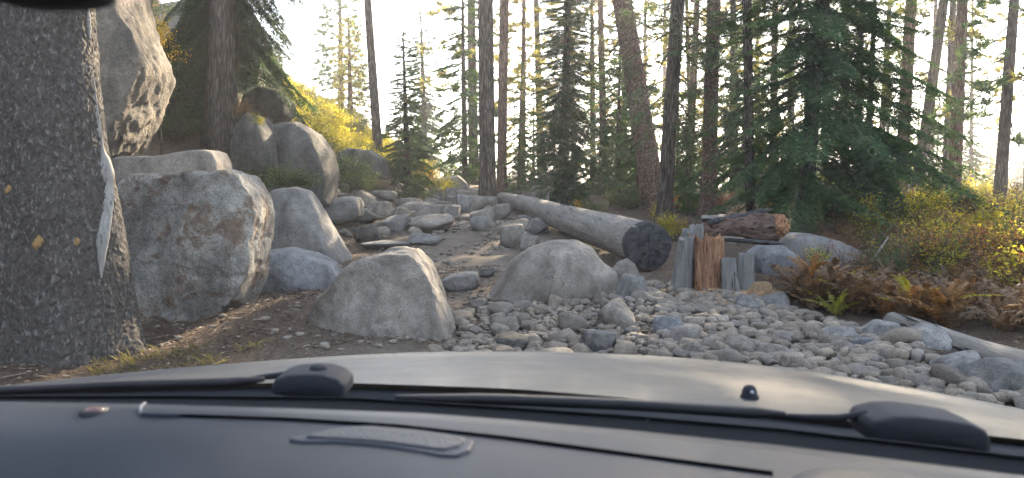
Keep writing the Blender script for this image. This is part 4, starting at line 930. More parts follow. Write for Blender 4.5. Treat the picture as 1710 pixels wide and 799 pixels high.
def fern_geo(seed, fronds=12):
    r = np.random.default_rng(seed); L, S = [], []
    for f in range(fronds):
        a = r.uniform(0, 6.28); l = r.uniform(0.4, 0.75); el = R(r.uniform(52, 86)); d = np.array([math.cos(a), math.sin(a), 0])
        ax = lambda t: d * (l * t * math.cos(el) * (1 + 1.1 * t * t)) + np.array([0, 0, l * t * math.sin(el) * (1 - 0.3 * t * t)])
        ts = np.linspace(0, 1, 8); S += [stick(ax(x0), ax(x1), 0.004, 0.003) for x0, x1 in zip(ts[:-1], ts[1:])]
        side = np.array([-d[1], d[0], 0])
        for i in range(17):
            t = 0.22 + 0.78 * i / 17; p = ax(t); fw_ = nrm(ax(min(1, t + 0.05)) - ax(t - 0.05)); pl_ = 0.13 * (1 - t) ** 0.8 * min(1, (t - 0.1) * 4) + 0.015
            for s in (-1, 1):
                dr = nrm(side * s + fw_ * 0.35 + np.array([0, 0, -0.3 + r.normal() * 0.45])); n = 6
                u = (np.arange(n) + 0.3) / n; P = p + dr * (pl_ * u)[:, None]
                for s2 in (-1, 1):
                    dd = nrm(np.tile(dr * 0.6 + fw_ * s2, (n, 1))); V, T = needle_tris(P, dd, np.tile(np.cross(dr, fw_), (n, 1)), 0.035 * (1.1 - u) * np.ones(n), np.full(n, 0.014), r); L.append((V, T))
    V1, T1 = join(L); V2, T2 = join(S); V, T = join([(V1, T1), (V2, T2)]); return V, T, np.concatenate([np.zeros(len(T1)), np.ones(len(T2))])
FG = [fern_geo(5), fern_geo(6, 15), fern_geo(7, 9)]
FE = {(k, i): mesh_data('fern', *FG[i][:2], [MAT[k], MAT[k]], FG[i][2], smooth=False) for k in ('bbrown', 'borng', 'byell') for i in range(3)}
for i in range(130):
    if i < 66: px = random.uniform(1340, 1560); py = random.uniform(460, 555) if px > 1380 else random.uniform(475, 522)
    else: px = random.uniform(1480, 1800); py = random.uniform(470, 600)
    if py > np.interp(px, [1340, 1400, 1500, 1620, 1710, 1800], [516, 534, 546, 556, 572, 606]): continue
    if px < 1450 and py < 492: continue
    p = at(px, py); kind = random.choices(['bbrown', 'borng', 'byell'], [0.62, 0.34, 0.04])[0]
    o = link('fern', FE[(kind, random.randrange(3))]); s = random.uniform(0.55, 1.0); o.location = p; o.scale = (s, s, s); o.rotation_euler = (0, 0, random.uniform(0, 6.28)); tag(o, None, 'fern', 'dry ferns edging the stone field')
    TEXT.append((o, {'bbrown': 'brown withered', 'borng': 'orange', 'byell': 'yellowing green'}[kind] + ' fern', p + [0, 0, 0.25]))
parts = []
for i in range(700):
    px, py = rng.uniform(150, 470), 0; py = np.interp(px, [150, 470], [625, 590]) + rng.uniform(-22, 12); p = at(px, py); L = rng.uniform(0.03, 0.09); d = np.array([rng.normal() * 0.5, rng.normal() * 0.5, 1.0]) * L
    if vnoise(np.array([[p[0] * 3, p[1] * 3, 1.0]]), 8)[0] < 0.05: continue
    s_ = np.array([0.0025, 0, 0]); parts.append((np.array([p - s_, p + s_, p + d * 0.6 + s_ * 0.6, p + d + [d[0] * 0.5, d[1] * 0.5, 0]]), np.array([[0, 1, 2], [0, 2, 3]])))
V, T = join(parts); tag(mobj('grass', V, T, leafmat('dry_grass', [(0.07, 0.068, 0.035), (0.12, 0.11, 0.06), (0.2, 0.175, 0.1)], 0.4), smooth=False), 'short dry grass at the foot of the wide pine trunk', 'grass', kind='stuff')
# bare brown twigs that tangle through the bank
parts = []
for i in range(1500):
    px = rng.uniform(1340, 1850); Y = rng.uniform(9, 14); 
    if Y < 10.3 - (px - 1480) / 330 * 1.5: continue
    p = ground_Y(px, Y); d = np.array([rng.normal() * 0.35, rng.normal() * 0.35, rng.uniform(0.2, 0.6)]); m = p + d * 0.5 + rng.normal(size=3) * 0.04
    parts += [stick(p, m, 0.005, 0.004), stick(m, p + d, 0.004, 0.0015), stick(m, m + d * 0.4 + rng.normal(size=3) * 0.12, 0.003, 0.001)]
V, T = join(parts); tag(mobj('undergrowth', V, T, plain('dry_stem', (0.16, 0.095, 0.065), 0.9, 0.2), smooth=False), 'tangle of dry brown stems through the fern bank', 'undergrowth', kind='stuff')

# --- the long fallen log
def log_geo(A, B, ra, rb, seed, n=64, seg=120, bend=0.1):
    A, B = np.array(A), np.array(B); t = np.linspace(0, 1, seg); P = A + (B - A) * t[:, None]
    P[:, 2] += bend * np.sin(t * 3.1) + 0.008 * np.sin(t * 11); P[:, 0] += 0.05 * np.sin(t * 5 + seed)
    r = ra + (rb - ra) * t
    def fn(a, k):
        u = k / (seg - 1.0); q = np.stack([np.cos(a).ravel() * 2, np.sin(a).ravel() * 2, u.ravel() * 7], 1)
        gr = np.stack([np.cos(a).ravel() * 9, np.sin(a).ravel() * 9, u.ravel() * 5], 1)
        f = 1 + 0.04 * fbm(q, 3, seed).reshape(a.shape); g = vnoise(gr, seed + 4).reshape(a.shape)
        return f - 0.05 * np.clip(0.12 - np.abs(g), 0, 0.12) / 0.12
    return tube(P, r, n, True, fn), P
A_ = at_y(1083, 411, 11.6); B_ = at_y(848, 338, 23.5); B_[2] = max(B_[2], H1(B_[0], B_[1]) + 0.2)
d_ = nrm(B_ - A_)
(V, T), P = log_geo([0, 0, 0], B_ - A_, 0.335, 0.2, 3, bend=0.03)
root = empty('fallen_log', A_); tag(root, 'long grey barkless log lying along the track with a charred sawn end', 'log')
m_ = wood('log_grey_lengthwise', (0.13, 0.12, 0.106), (0.23, 0.215, 0.19), (1, 0.02, 1), 9, 0.02)
for n_ in m_.node_tree.nodes:
    if n_.type == 'VALTORGB' and abs(n_.color_ramp.elements[0].position - 0.36) < 1e-3: n_.color_ramp.elements[0].position = 0.325; n_.color_ramp.elements[1].position = 0.35
lg = mobj('log_body', V, T, m_, root)
# charred face: a rough disc with radial cracks, standing proud of the body
nn, mm = 72, 16; ang = np.linspace(0, 2 * np.pi, nn, endpoint=False); e1 = nrm(np.cross(d_, [0, 0, 1])); e2 = np.cross(e1, d_)
G = []
for i in range(mm + 1):
    rr_ = 0.347 * (1 - i / mm); q = np.stack([np.cos(ang) * rr_ * 6, np.sin(ang) * rr_ * 6, 0 * ang], 1)
    dep = -0.03 + 0.01 * fbm(q, 4, 9) - 0.03 * np.clip(0.1 - np.abs(vnoise(np.stack([ang * 2.2, 0 * ang, 0 * ang + rr_ * 3], 1), 6)), 0, 0.1) / 0.1
    G.append((e1[None] * np.cos(ang)[:, None] + e2[None] * np.sin(ang)[:, None]) * rr_ * (1 + 0.02 * np.sin(5 * ang))[:, None] + d_[None] * dep[:, None])
G = [G[0] + d_ * 0.22] + G; G = np.array(G); k = len(G); i, j = np.meshgrid(np.arange(k - 1), np.arange(nn), indexing='ij'); i = i.ravel(); j = j.ravel(); j2 = (j + 1) % nn
T = quad2tri(np.stack([i * nn + j, i * nn + j2, (i + 1) * nn + j2, (i + 1) * nn + j], 1)); mobj('charred_end', G.reshape(-1, 3), T, MAT['char'], root)
A2 = at_y(836, 331, 24.8); B2 = at_y(872, 338, 23.6)
(V, T), P = log_geo([0, 0, 0], B2 - A2 + np.array([0.2, -0.4, 0]), 0.22, 0.2, 8, seg=40, bend=0.02); o = mobj('log_section', V, T, MAT['log2']); o.location = A2 - [0, 0, 0.05]; tag(o, 'short broken log section against the foot of the tall dark trunk', 'log')
# splintered bits behind the log
for (px, py, Y, L, an, ln, lab) in [(912, 345, 20, 0.35, 80, 0, 'pale splinter sticking up behind the fallen log'), (965, 352, 18.5, 0.9, -18, 0, 'twisted broken bough lying behind the fallen log'), (880, 342, 22, 0.4, 100, 0, 'weathered stub behind the fallen log')]:
    p = at_y(px, py, Y); dv = np.array([math.cos(R(an)), 0.1, math.sin(R(an))]) * L
    V, T = tube([p * 0, dv * 0.4 + [0.0, 0, 0.03], dv], [0.05, 0.045, 0.01], 10, True, lambda a, k: 1 + 0.3 * np.sin(3 * a + k)); o = mobj('broken_bough', V, T, MAT['post']); o.location = p; tag(o, lab, 'branch')

# --- log by the ferns
(V, T), P = log_geo([0, 0, 0], np.array([0.3, -2.9, 0.0]), 0.1, 0.18, 12, bend=-0.06, seg=90)
p = at(1500, 552); o = mobj('fallen_log', V, T, MAT['log']); o.location = p + [0, 0.1, 0.07]; tag(o, 'weathered grey log half buried at the fern edge behind the pale angular rock', 'log')
for (px, py, L, an, lab) in [(1590, 540, 0.9, 5, 'thin grey stick lying in the ferns above the weathered log'), (1440, 470, 0.7, 55, 'pale stick leaning over the broad grey boulder'), (1690, 395, 0.8, 40, 'pale curved branch sticking out of the brush')]:
    p = at(px, py); dv = np.array([math.cos(R(an)), 0.15, math.sin(R(an))]) * L
    V, T = tube([p * 0, dv * 0.5 + [0.03, 0, 0.05], dv], [0.022, 0.018, 0.008], 8); o = mobj('stick', V, T, MAT['scar']); o.location = p + [0, 0, 0.06]; tag(o, lab, 'stick')

# --- the broken stump
def slab_px(name, base, top, wb, wt, Y, depth, seed, mat, parent, org, jag=0.1, tooth=5.0, label=None):
    """a splintered upright of wood: rounded box section, fluted sides, jagged top"""
    r = np.random.default_rng(seed); a, b = at_y(*base, Y), at_y(*top, Y); n, m = 64, 44
    ang = np.linspace(0, 2 * np.pi, n, endpoint=False); c, s = np.cos(ang), np.sin(ang); sq = (np.abs(c) ** 3 + np.abs(s) ** 3) ** (-1 / 3)
    G = []
    for k in range(m):
        t = k / (m - 1); p = a + (b - a) * t; w = (wb + (wt - wb) * t) / 2 * Y / F
        q = np.stack([c * 2.2, s * 2.2, 0 * ang + t * 1.2 + seed], 1); f = 1 + 0.2 * fbm(q, 4, seed) + 0.03 * fbm(q * 4, 2, seed + 1)
        G.append(np.stack([p[0] + c * sq * f * w, Y + s * sq * f * depth / 2, np.full(n, p[2])], 1))
    G = np.array(G); hgt = b[2] - a[2]
    tp = jag * (0.5 + fbm(np.stack([c * tooth, s * tooth, 0 * c + seed], 1), 3, seed + 9)) ; tt = np.clip((np.arange(m) / (m - 1) - 0.5) / 0.5, 0, 1) ** 2
    G[:, :, 2] += tt[:, None] * tp[None]
    caps = [G[-1] * (1 - q) + G[-1].mean(0) * q - np.array([0, 0, q * 0.05]) + np.array([0, 0, 1]) * (vnoise(np.stack([c * 3 * (1 - q), s * 3 * (1 - q), 0 * c + seed], 1), 3) * 0.014)[:, None] for q in (0.25, 0.5, 0.8, 1.0)]
    G = np.concatenate([G, np.array(caps)]) - org; k = len(G)
    i, j = np.meshgrid(np.arange(k - 1), np.arange(n), indexing='ij'); i = i.ravel(); j = j.ravel(); j2 = (j + 1) % n
    T = quad2tri(np.stack([i * n + j, i * n + j2, (i + 1) * n + j2, (i + 1) * n + j], 1)); o = mobj(name, G.reshape(-1, 3), T, mat, parent)
    if label: o['label'] = label
    return o
org = at(1175, 492); SY = org[1] + 0.15
st = empty('tree_stump', org); tag(st, 'broken stump with a red rotten core between grey weathered slabs', 'stump')
slab_px('outer_slab', (1136, 500), (1146, 400), 40, 24, SY - 0.05, 0.2, 41, MAT['post'], st, org, 0.04, 1.2)
slab_px('outer_slab', (1160, 500), (1156, 392), 40, 34, SY + 0.2, 0.2, 42, MAT['post'], st, org, 0.14, 2)
slab_px('rotten_core', (1182, 500), (1180, 410), 54, 52, SY, 0.34, 43, MAT['red'], st, org, 0.17, 4, 'red brown crumbling wood')
slab_px('outer_slab', (1219, 512), (1216, 434), 28, 23, SY - 0.25, 0.09, 44, MAT['post'], st, org, 0.03, 1.5)
slab_px('outer_slab', (1243, 505), (1246, 424), 30, 25, SY - 0.1, 0.12, 45, MAT['post'], st, org, 0.015, 1.2)
slab_px('outer_slab', (1234, 520), (1228, 466), 14, 6, SY - 0.3, 0.05, 46, MAT['post'], st, org, 0.03)
slab_px('outer_slab', (1196, 500), (1192, 398), 16, 7, SY + 0.12, 0.1, 48, MAT['rot'], st, org, 0.1, 3)
slab_px('outer_slab', (1168, 505), (1164, 420), 14, 6, SY - 0.2, 0.06, 49, MAT['red'], st, org, 0.08, 3)
slab_px('outer_slab', (1205, 500), (1205, 440), 8, 5, SY - 0.12, 0.05, 47, MAT['post'], st, org, 0.03)
# crumbled wood at its foot
parts = []
for i in range(420):
    px, py = rng.normal(1215, 42), rng.normal(496, 9); 
    p = at(px, min(py, 515)); x, y = p[0], p[1]; parts.append(chip(x, y, rng.uniform(0.04, 0.13), rng.uniform(0.015, 0.04)))
V, T = join(parts); V[:, 2] += 0.03; tag(mobj('wood_debris', V, T, plain('rotten_chip', (0.36, 0.24, 0.15), 0.9, 0.2, tex=(40, 0.004)), smooth=False), 'heap of crumbled orange brown wood chips at the stump foot', 'wood chips', kind='stuff')
for (px, py, w, h, lab) in [(1275, 500, 46, 24, 'yellowish chunk of rotten wood beside the stump stakes'), (1300, 508, 34, 18, 'small yellowish chunk of rotten wood near the brown ferns')]:
    o = rock_px(px, py, w, h, lab, wood('rotten_yellow_%d' % px, (0.26, 0.16, 0.08), (0.45, 0.33, 0.2), (0.3, 1, 1), 14, 0.03), 9, 0.3); o.name = 'wood_chunk'; o['category'] = 'wood chunk'

# --- rotten log resting behind the stump on the boulder
a, b = at_y(1168, 384, SY + 0.75), at_y(1308, 378, SY + 0.35)
t = np.linspace(0, 1, 90); P = (b - a) * t[:, None]; P[:, 2] += 0.02 * np.sin(t * 6)
rad = np.interp(t, [0, 0.12, 0.45, 0.8, 0.93, 1.0], [0.11, 0.17, 0.2, 0.22, 0.17, 0.05])
def fn(A0, K):
    u = K / 89.0; q = np.stack([np.cos(A0).ravel() * 2.6, np.sin(A0).ravel() * 2.6, u.ravel() * 4], 1)
    return 1 + (0.3 * fbm(q, 5, 61, 0.6) + 0.1 * fbm(q * np.array([5, 5, 1.2]), 3, 62)).reshape(A0.shape) * 1.0
V, T = tube(P, rad, 72, True, fn); V[:, 2] *= 0.92
rl = empty('rotten_log', a); tag(rl, 'crumbling dark brown rotten log lying behind the stump, its torn end orange', 'log'); mobj('log_body', V, T, MAT['rot'], rl)
V0, T0 = ico(5); e_ = b - a; f = 1 + 0.45 * fbm(V0 * 2.4, 5, 66, 0.62); mobj('torn_end', V0 * f[:, None] * [0.13, 0.14, 0.15] + e_ * 0.93 + [0, -0.03, 0.0], T0, MAT['rotend'], rl)
def shard(p0, p1, w, h, mat, seed, name='splintered_slab'):
    p0, p1 = np.array(p0), np.array(p1); t = np.linspace(0, 1, 30); P = p0 + (p1 - p0) * t[:, None]
    fn = lambda A0, K: (1 + 0.35 * fbm(np.stack([np.cos(A0).ravel() * 2, np.sin(A0).ravel() * 2, K.ravel() * 0.25 + seed], 1), 3, seed).reshape(A0.shape)) * np.where(K > 24, 1 - (K - 24) / 7.0, 1)
    V, T = tube(P, 0.5, 20, True, fn); c = np.repeat(P, 20, 0); V[:600] = c + (V[:600] - c) * [w * 2, w * 2, h * 2]
    V[600:602] = P[[0, -1]]; return mobj(name, V, T, mat, rl)
q = lambda px, py, dy: at_y(px, py, SY + dy) - a
shard(q(1185, 398, 0.3), q(1312, 408, 0.05), 0.08, 0.028, MAT['char'], 71)
shard(q(1182, 372, 0.55), q(1290, 350, 0.45), 0.05, 0.035, MAT['char'], 72)
shard(q(1172, 364, 0.7), q(1222, 362, 0.6), 0.1, 0.03, MAT['log2'], 73)
shard(q(1195, 396, 0.25), q(1245, 399, 0.15), 0.06, 0.015, MAT['log2'], 74)
V, T = tube([a * 0 + [0.15, 0, -0.1], [0.1, 0.3, -0.35], [0.05, 0.6, -0.75]], [0.16, 0.15, 0.12], 16); mobj('broken_stub', V, T, MAT['rot'], rl)

# ================================================================== the car we look out of
car = empty('car', (0, 0.6, 0)); tag(car, 'tan grey car seen from inside: hood, wipers and dark dashboard', 'car')
CO = np.array([0, 0.6, 0.0])
def cobj(name, V, T, mat, parent=None, smooth=True): return mobj(name, V - (CO if parent is None or parent is car else 0), T, mat, parent or car, smooth=smooth)
paint = M_('car_paint_tan'); paint.col((0.062, 0.064, 0.065)); paint.b.inputs['Metallic'].default_value = 0.15; paint.rough(0.6); paint.spec(0.35); paint.b.inputs['Coat Weight'].default_value = 0.3; paint.b.inputs['Coat Roughness'].default_value = 0.12
_co = paint.coord(); paint.nor(paint.bump(paint.noise(_co, 3, 3, 0.5), 0.004, 0.3)); _d = paint.noise(_co, 9, 6, 0.7)
paint.l(paint.ramp(_d, [(0.3, (0.42,) * 3), (0.7, (0.56,) * 3)]), paint.b.inputs['Roughness'])
slotm = plain('slot_shadow', (0.003, 0.003, 0.003), 1.0, 0.0)
dashm = plain('dash_vinyl', (0.008, 0.012, 0.02), 0.48, 0.36, tex=(420, 0.0006))
blackm = plain('black_trim', (0.012, 0.012, 0.014), 0.6, 0.4); cowlm = plain('cowl_plastic', (0.012, 0.014, 0.018), 0.6, 0.25, tex=(200, 0.001))
grayp = plain('dash_trim_grey', (0.016, 0.022, 0.034), 0.5, 0.4); wipm = plain('wiper_plastic', (0.018, 0.02, 0.026), 0.75, 0.3)
cols = np.linspace(-420, 2130, 120)
crest = np.interp(cols, [-420, -250, 0, 140, 300, 465, 600, 690, 800, 900, 1000, 1100, 1200, 1300, 1400, 1500, 1600, 1710, 1900, 2130], [720, 690, 645, 630, 615, 601, 592.5, 588.5, 587, 587.5, 590, 594.5, 602, 613, 627, 644, 662, 684, 725, 790])
k7 = np.hanning(9); k7 /= k7.sum(); crest = np.convolve(np.pad(crest, 4, 'edge'), k7, 'valid')
Yc = np.interp(cols, [-420, 0, 855, 1710, 2130], [1.95, 2.15, 2.1, 1.8, 1.6]); 
rear = np.interp(cols, [-420, 0, 200, 420, 590, 850, 1050, 1240, 1450, 1710, 2130], [650, 650, 646, 640, 640, 649, 665, 684, 707, 734, 790]); rear = np.convolve(np.pad(rear, 4, 'edge'), k7, 'valid')
rear = np.maximum(rear, crest + 4)
Yr = np.interp(cols, [-420, 0, 855, 1710, 2130], [1.34, 1.28, 1.14, 1.0, 0.95])
rows = []
for c_, pc, yc, pr, yr in zip(cols, crest, Yc, rear, Yr):
    a, b = at_y(c_, pr, yr), at_y(c_, pc, yc); t = np.linspace(0, 1, 26)
    P = a + (b - a) * t[:, None]
    sl = (b[2] - a[2]) / (yc - yr); see = (b[2] - 1.6) / yc; extra = max(0.0, (see - sl)) * (yc - yr) / math.pi
    P[:, 2] += 0.012 * np.sin(np.pi * t) * min(1, (pr - pc) / 30)
    # past the crest the hood curves down to the nose
    s = np.linspace(0.05, 0.62, 14); dirv = (b - a) / (yc - yr); Q = b + np.outer(s, [dirv[0], 1, 0]); Q[:, 2] = b[2] + see * 1.06 * s - 0.5 * s ** 2.2
    nose = Q[-1] + np.array([[0, 0.05, -0.08], [0, 0.06, -0.25], [0, 0.04, -0.5]])
    rows.append(np.concatenate([P, Q, nose]))
G = np.array(rows); V, T = grid_mesh(G); hood = cobj('hood', V, T, paint.m)
# fender sides close the body down to the wheels
for sgn, row in ((-1, G[0]), (1, G[-1])):
    S = np.stack([row, row + [0.1 * sgn, 0, -0.05], row * [1, 1, 0] + [0.16 * sgn, 0, 0] + np.array([0, 0, 1]) * np.minimum(row[:, 2] - 0.2, 0.45)[:, None]]); V, T = grid_mesh(S); cobj('fender', V, T, paint.m)
# cowl: plastic panel from the hood edge down to the glass
cp = np.interp(cols, [-420, 0, 300, 590, 850, 1050, 1300, 1710, 2130], [672, 668, 668, 672, 688, 702, 724, 772, 826])
rows = []
for c_, pr, yr, pc in zip(cols, rear, Yr, cp):
    a = at_y(c_, pr, yr) + [0, 0.012, -0.012]; b = at_y(c_, pc, yr - 0.16); t = np.linspace(0, 1, 12); P = a + (b - a) * t[:, None]
    P[:, 2] += -0.02 * np.sin(np.pi * t) + 0.006 * np.sin(t * 14); rows.append(np.concatenate([[a + [0, 0.03, -0.03]], P]))
V, T = grid_mesh(np.array(rows)); cobj('cowl', V, T, cowlm)
# dark gap under the glass and the dashboard top
ct = np.interp(cols, [-420, 0, 240, 480, 700, 850, 1050, 1300, 1500, 1710, 2130], [670, 671, 675, 682, 690, 701, 719, 744, 769, 795, 850])
rows = []
for c_, pc, yr, pt in zip(cols, cp, Yr, ct):
    b = at_y(c_, pc, yr - 0.16); e = at_y(c_, pt, yr - 0.27)
    rows.append(np.array([b + [0, 0.01, 0.004], b + [0, 0, -0.002], b + [0, -0.03, -0.06], e + [0, 0.03, -0.06], e + [0, 0.004, -0.012]]))
V, T = grid_mesh(np.array(rows)); cobj('windshield_seal', V, T, blackm)
rows = []
for c_, pt, yr in zip(cols, ct, Yr):
    e = at_y(c_, pt, yr - 0.27); t = np.linspace(0, 1, 30); L = 0.62; P = np.stack([e[0] * (1 - 0.35 * t), e[1] - L * t, e[2] - 0.035 * t - 0.10 * t ** 3], 1)
    P[:, 2] += 0.001 * np.exp(-((t - 0.05) / 0.03) ** 2) - 0.05 * sstep(-0.30, -0.52, np.full(30, e[0])) * sstep(0.12, 0.4, t)
    P = np.concatenate([[e + [0, 0.006, -0.02]], P]); rows.append(P)
DG = np.array(rows); V, T = grid_mesh(DG); dash = cobj('dashboard', V, T, dashm)
from mathutils.bvhtree import BVHTree
bvh = BVHTree.FromPolygons([Vector(v) for v in V], [tuple(int(i) for i in t) for t in T])
def on_dash(px, py, lift=0.0):
    d = Vector(ray(px, py)).normalized(); hit = bvh.ray_cast(Vector(EYE), d)
    if hit[0] is None: return np.array(EYE) + np.array(d) * 0.7
    n = hit[1]; n = n if n.z > 0 else -n
    return np.array(hit[0]) + np.array(n) * lift
def ribbon(pts, w, lift, name, mat, h=0.004):
    P = np.array([on_dash(x, y, lift) for x, y in pts]); t0 = np.linspace(0, 1, len(P)); q = np.linspace(0, 1, 60); P = np.stack([np.interp(q, t0, P[:, k]) for k in range(3)], 1)
    k = np.hanning(7); k /= k.sum(); P = np.stack([np.convolve(np.pad(P[:, i], 3, 'edge'), k, 'valid') for i in range(3)], 1)
    V, T = tube(P, np.broadcast_to(w, (60,)) / 2, 10); c = np.repeat(P, 10, 0); V[:600] = c + (V[:600] - c) * [1, 1, h / (w if np.isscalar(w) else 0.01) * 2]; return cobj(name, V, T, mat, dash)
for o_ in (dash,): pass
def dobj(name, V, T, mat, smooth=True): return mobj(name, V - CO, T, mat, dash, smooth=smooth)
cobj_ = cobj
def cobj(name, V, T, mat, parent=None, smooth=True): return mobj(name, V - CO, T, mat, parent or car, smooth=smooth)
ribbon([(270, 694), (480, 701), (660, 712), (850, 733), (1050, 760), (1300, 793)], 0.006, 0.0005, 'defrost_slot', slotm, 0.002)
ribbon([(243, 676), (236, 681), (233, 687), (237, 694)], 0.004, 0.001, 'slot_trim', plain('trim_light', (0.08, 0.1, 0.13), 0.45, 0.5), 0.003)
ribbon([(237, 694), (262, 695), (300, 696)], 0.003, 0.001, 'slot_trim', grayp, 0.003)
# speaker grille: a raised rounded trapezoid with a chrome grey rim and a fine mesh face
outer = [(484, 737), (500, 731), (560, 717), (620, 714), (700, 722), (770, 732), (792, 740), (784, 755), (765, 763), (735, 762), (680, 752), (620, 744), (560, 740), (505, 740)]
inner = [(512, 734), (560, 720), (620, 717.5), (700, 724), (768, 735), (776, 739), (766, 749), (744, 755), (730, 754), (680, 747), (620, 740), (560, 736)]
def patch(pts, lift, mat, name, dome=0.002, n=72, par=None):
    P = np.array([on_dash(x, y, lift) for x, y in pts]); t0 = np.arange(len(P) + 1); P = np.concatenate([P, P[:1]]); q = np.linspace(0, len(P) - 1, n, endpoint=False)
    P = np.stack([np.interp(q, t0, P[:, k]) for k in range(3)], 1); c = P.mean(0); rings = [P - [0, 0, lift + 0.004], P] + [c + (P - c) * f + [0, 0, dome * (1 - f * f)] for f in (0.97, 0.85, 0.6, 0.3, 0.01)]
    G = np.array(rings); k = len(G); i, j = np.meshgrid(np.arange(k - 1), np.arange(n), indexing='ij'); i = i.ravel(); j = j.ravel(); j2 = (j + 1) % n
    T = quad2tri(np.stack([i * n + j, i * n + j2, (i + 1) * n + j2, (i + 1) * n + j], 1)); return mobj(name, G.reshape(-1, 3) - CO, T, mat, par or dash)
patch(outer, 0.002, grayp, 'speaker_rim', 0.0006)
gm = M_('speaker_mesh'); gc = gm.coord('Object'); gv = gm.vor(gc, 330); gm.col(gm.ramp(gv, [(0.2, (0.006,) * 3), (0.45, (0.025, 0.03, 0.04))])); gm.rough(0.5); gm.nor(gm.bump(gv, 0.001, 1.0))
patch(inner, 0.0036, gm.m, 'speaker_grille', 0.0008)
V0, T0 = ico(4); p = on_dash(157, 687); dobj('sunload_sensor', V0 * [0.0125, 0.009, 0.004] + p + [0, 0, 0.001], T0, plain('sensor_red', (0.1, 0.045, 0.038), 0.2, 0.7))
V, T = tube([p + [0, 0, -0.004], p + [0, 0, 0.002]], [0.018, 0.0165], 28); dobj('sensor_bezel', V, T, blackm)
# passenger side: raised rim of the instrument hood, low in the frame
c_ = on_dash(1420, 800, 0.0); V1 = V0 * [0.075, 0.06, 0.018] + c_ + [0.0, -0.035, -0.004]; dobj('dash_hump', V1, T0, dashm)
c_ = on_dash(30, 800, 0.0)
# washer nozzle on the hood
hb = BVHTree.FromPolygons([Vector(v) for v in G.reshape(-1, 3)[:3]], [(0, 1, 2)])
def on_hood(px, py):
    i = int(np.argmin(np.abs(cols - px))); row = rows_h[i]; q = np.array([proj(r) for r in row[:26]]); k = int(np.argmin(np.abs(q[:, 1] - py))); return row[k]
rows_h = (np.array(hood.data.vertices.data.foreach_get) if False else None)
me = hood.data; co_ = np.zeros(len(me.vertices) * 3); me.vertices.foreach_get('co', co_); rows_h = co_.reshape(len(cols), -1, 3) + CO
p = on_hood(1244, 668)
prof = [(0.0, 0.0175), (0.004, 0.0175), (0.006, 0.015), (0.013, 0.0135), (0.018, 0.010), (0.0205, 0.004)]
V, T = tube([p + [0, 0, z] for z, r in prof], [r * 0.8 for z, r in prof], 24); noz = cobj('washer_nozzle', V, T, wipm)
V = V0 * [0.003, 0.003, 0.003] + p + [0, -0.0115, 0.012]; cobj('nozzle_jet', V, T0, plain('jet_chrome', (0.3, 0.32, 0.36), 0.2, 0.6), noz)
# wipers
def wiper(cap_pts, Y, arm_pts, cap_d, blade_pts, bump_px):
    w = empty('wiper'); w.parent = car
    P = np.array([at_y(x, y, Y) for x, y in cap_pts]); n = 80; t0 = np.arange(len(P) + 1); P = np.concatenate([P, P[:1]]); q = np.linspace(0, len(P) - 1, n, endpoint=False)
    P = np.stack([np.interp(q, t0, P[:, k]) for k in range(3)], 1)
    for i in range(3):
        k = np.hanning(5); k /= k.sum(); P[:, i] = np.convolve(np.concatenate([P[-2:, i], P[:, i], P[:2, i]]), k, 'valid')
    c = P.mean(0); rings = []
    for dy, f in ((cap_d, 0.02), (cap_d, 0.93), (cap_d * 0.85, 0.98), (0.4 * cap_d, 1.0), (-0.2 * cap_d, 1.0), (-0.8 * cap_d, 0.985), (-0.94 * cap_d, 0.95), (-cap_d, 0.86), (-cap_d * 1.02, 0.02)):
        rings.append(c + (P - c) * [f, 1, f] + [0, dy, 0])
    Gr = np.array(rings); k = len(Gr); i, j = np.meshgrid(np.arange(k - 1), np.arange(n), indexing='ij'); i = i.ravel(); j = j.ravel(); j2 = (j + 1) % n
    T = quad2tri(np.stack([i * n + j, i * n + j2, (i + 1) * n + j2, (i + 1) * n + j], 1)); mobj('pivot_cap', Gr.reshape(-1, 3) - CO, T, wipm, w)
    if bump_px:
        b = at_y(*bump_px, Y); mobj('cap_nut', V0 * [0.012, 0.012, 0.006] + b - CO, T0, wipm, w)
    P = np.array([at_y(x, y, yy) for x, y, yy in arm_pts]); t0 = np.linspace(0, 1, len(P)); q = np.linspace(0, 1, 40); P = np.stack([np.interp(q, t0, P[:, k]) for k in range(3)], 1)
    V, T = tube(P, np.interp(q, [0, 0.2, 1], [0.0055, 0.0045, 0.0035]), 10); mobj('arm', V - CO, T, wipm, w)
    P = np.array([at_y(x, y, yy) for x, y, yy in blade_pts]); t0 = np.linspace(0, 1, len(P)); P = np.stack([np.interp(q, t0, P[:, k]) for k in range(3)], 1)
    V, T = tube(P, np.concatenate([np.linspace(0.003, 0.0065, 8), np.full(24, 0.0065), np.linspace(0.0065, 0.003, 8)]), 8, True, lambda a, k: 1 + 0.5 * np.abs(np.cos(a))); mobj('blade', V - CO, T, blackm, w)
wiper([(464, 648), (462, 636), (470, 624), (490, 617), (520, 615), (548, 616), (572, 623), (584, 635), (585, 652), (560, 657), (500, 654)], 1.10, [(480, 626, 1.11), (440, 630, 1.12), (400, 636, 1.13), (340, 642, 1.13)], 0.035, [(440, 634, 1.10), (380, 639, 1.12), (200, 643, 1.16), (60, 650, 1.2), (-200, 662, 1.24)], (532, 615))
wiper([(1436, 726), (1433, 700), (1440, 690), (1475, 682), (1510, 682), (1560, 688), (1600, 695), (1624, 706), (1632, 722), (1631, 742), (1560, 742), (1480, 734)], 0.94, [(1450, 692, 0.94), (1400, 698, 0.96), (1340, 697, 0.98), (1310, 695, 1.0)], 0.035, [(1312, 692, 0.98), (1240, 688, 1.0), (1050, 676, 1.02), (850, 668, 1.04), (660, 664, 1.06)], None)
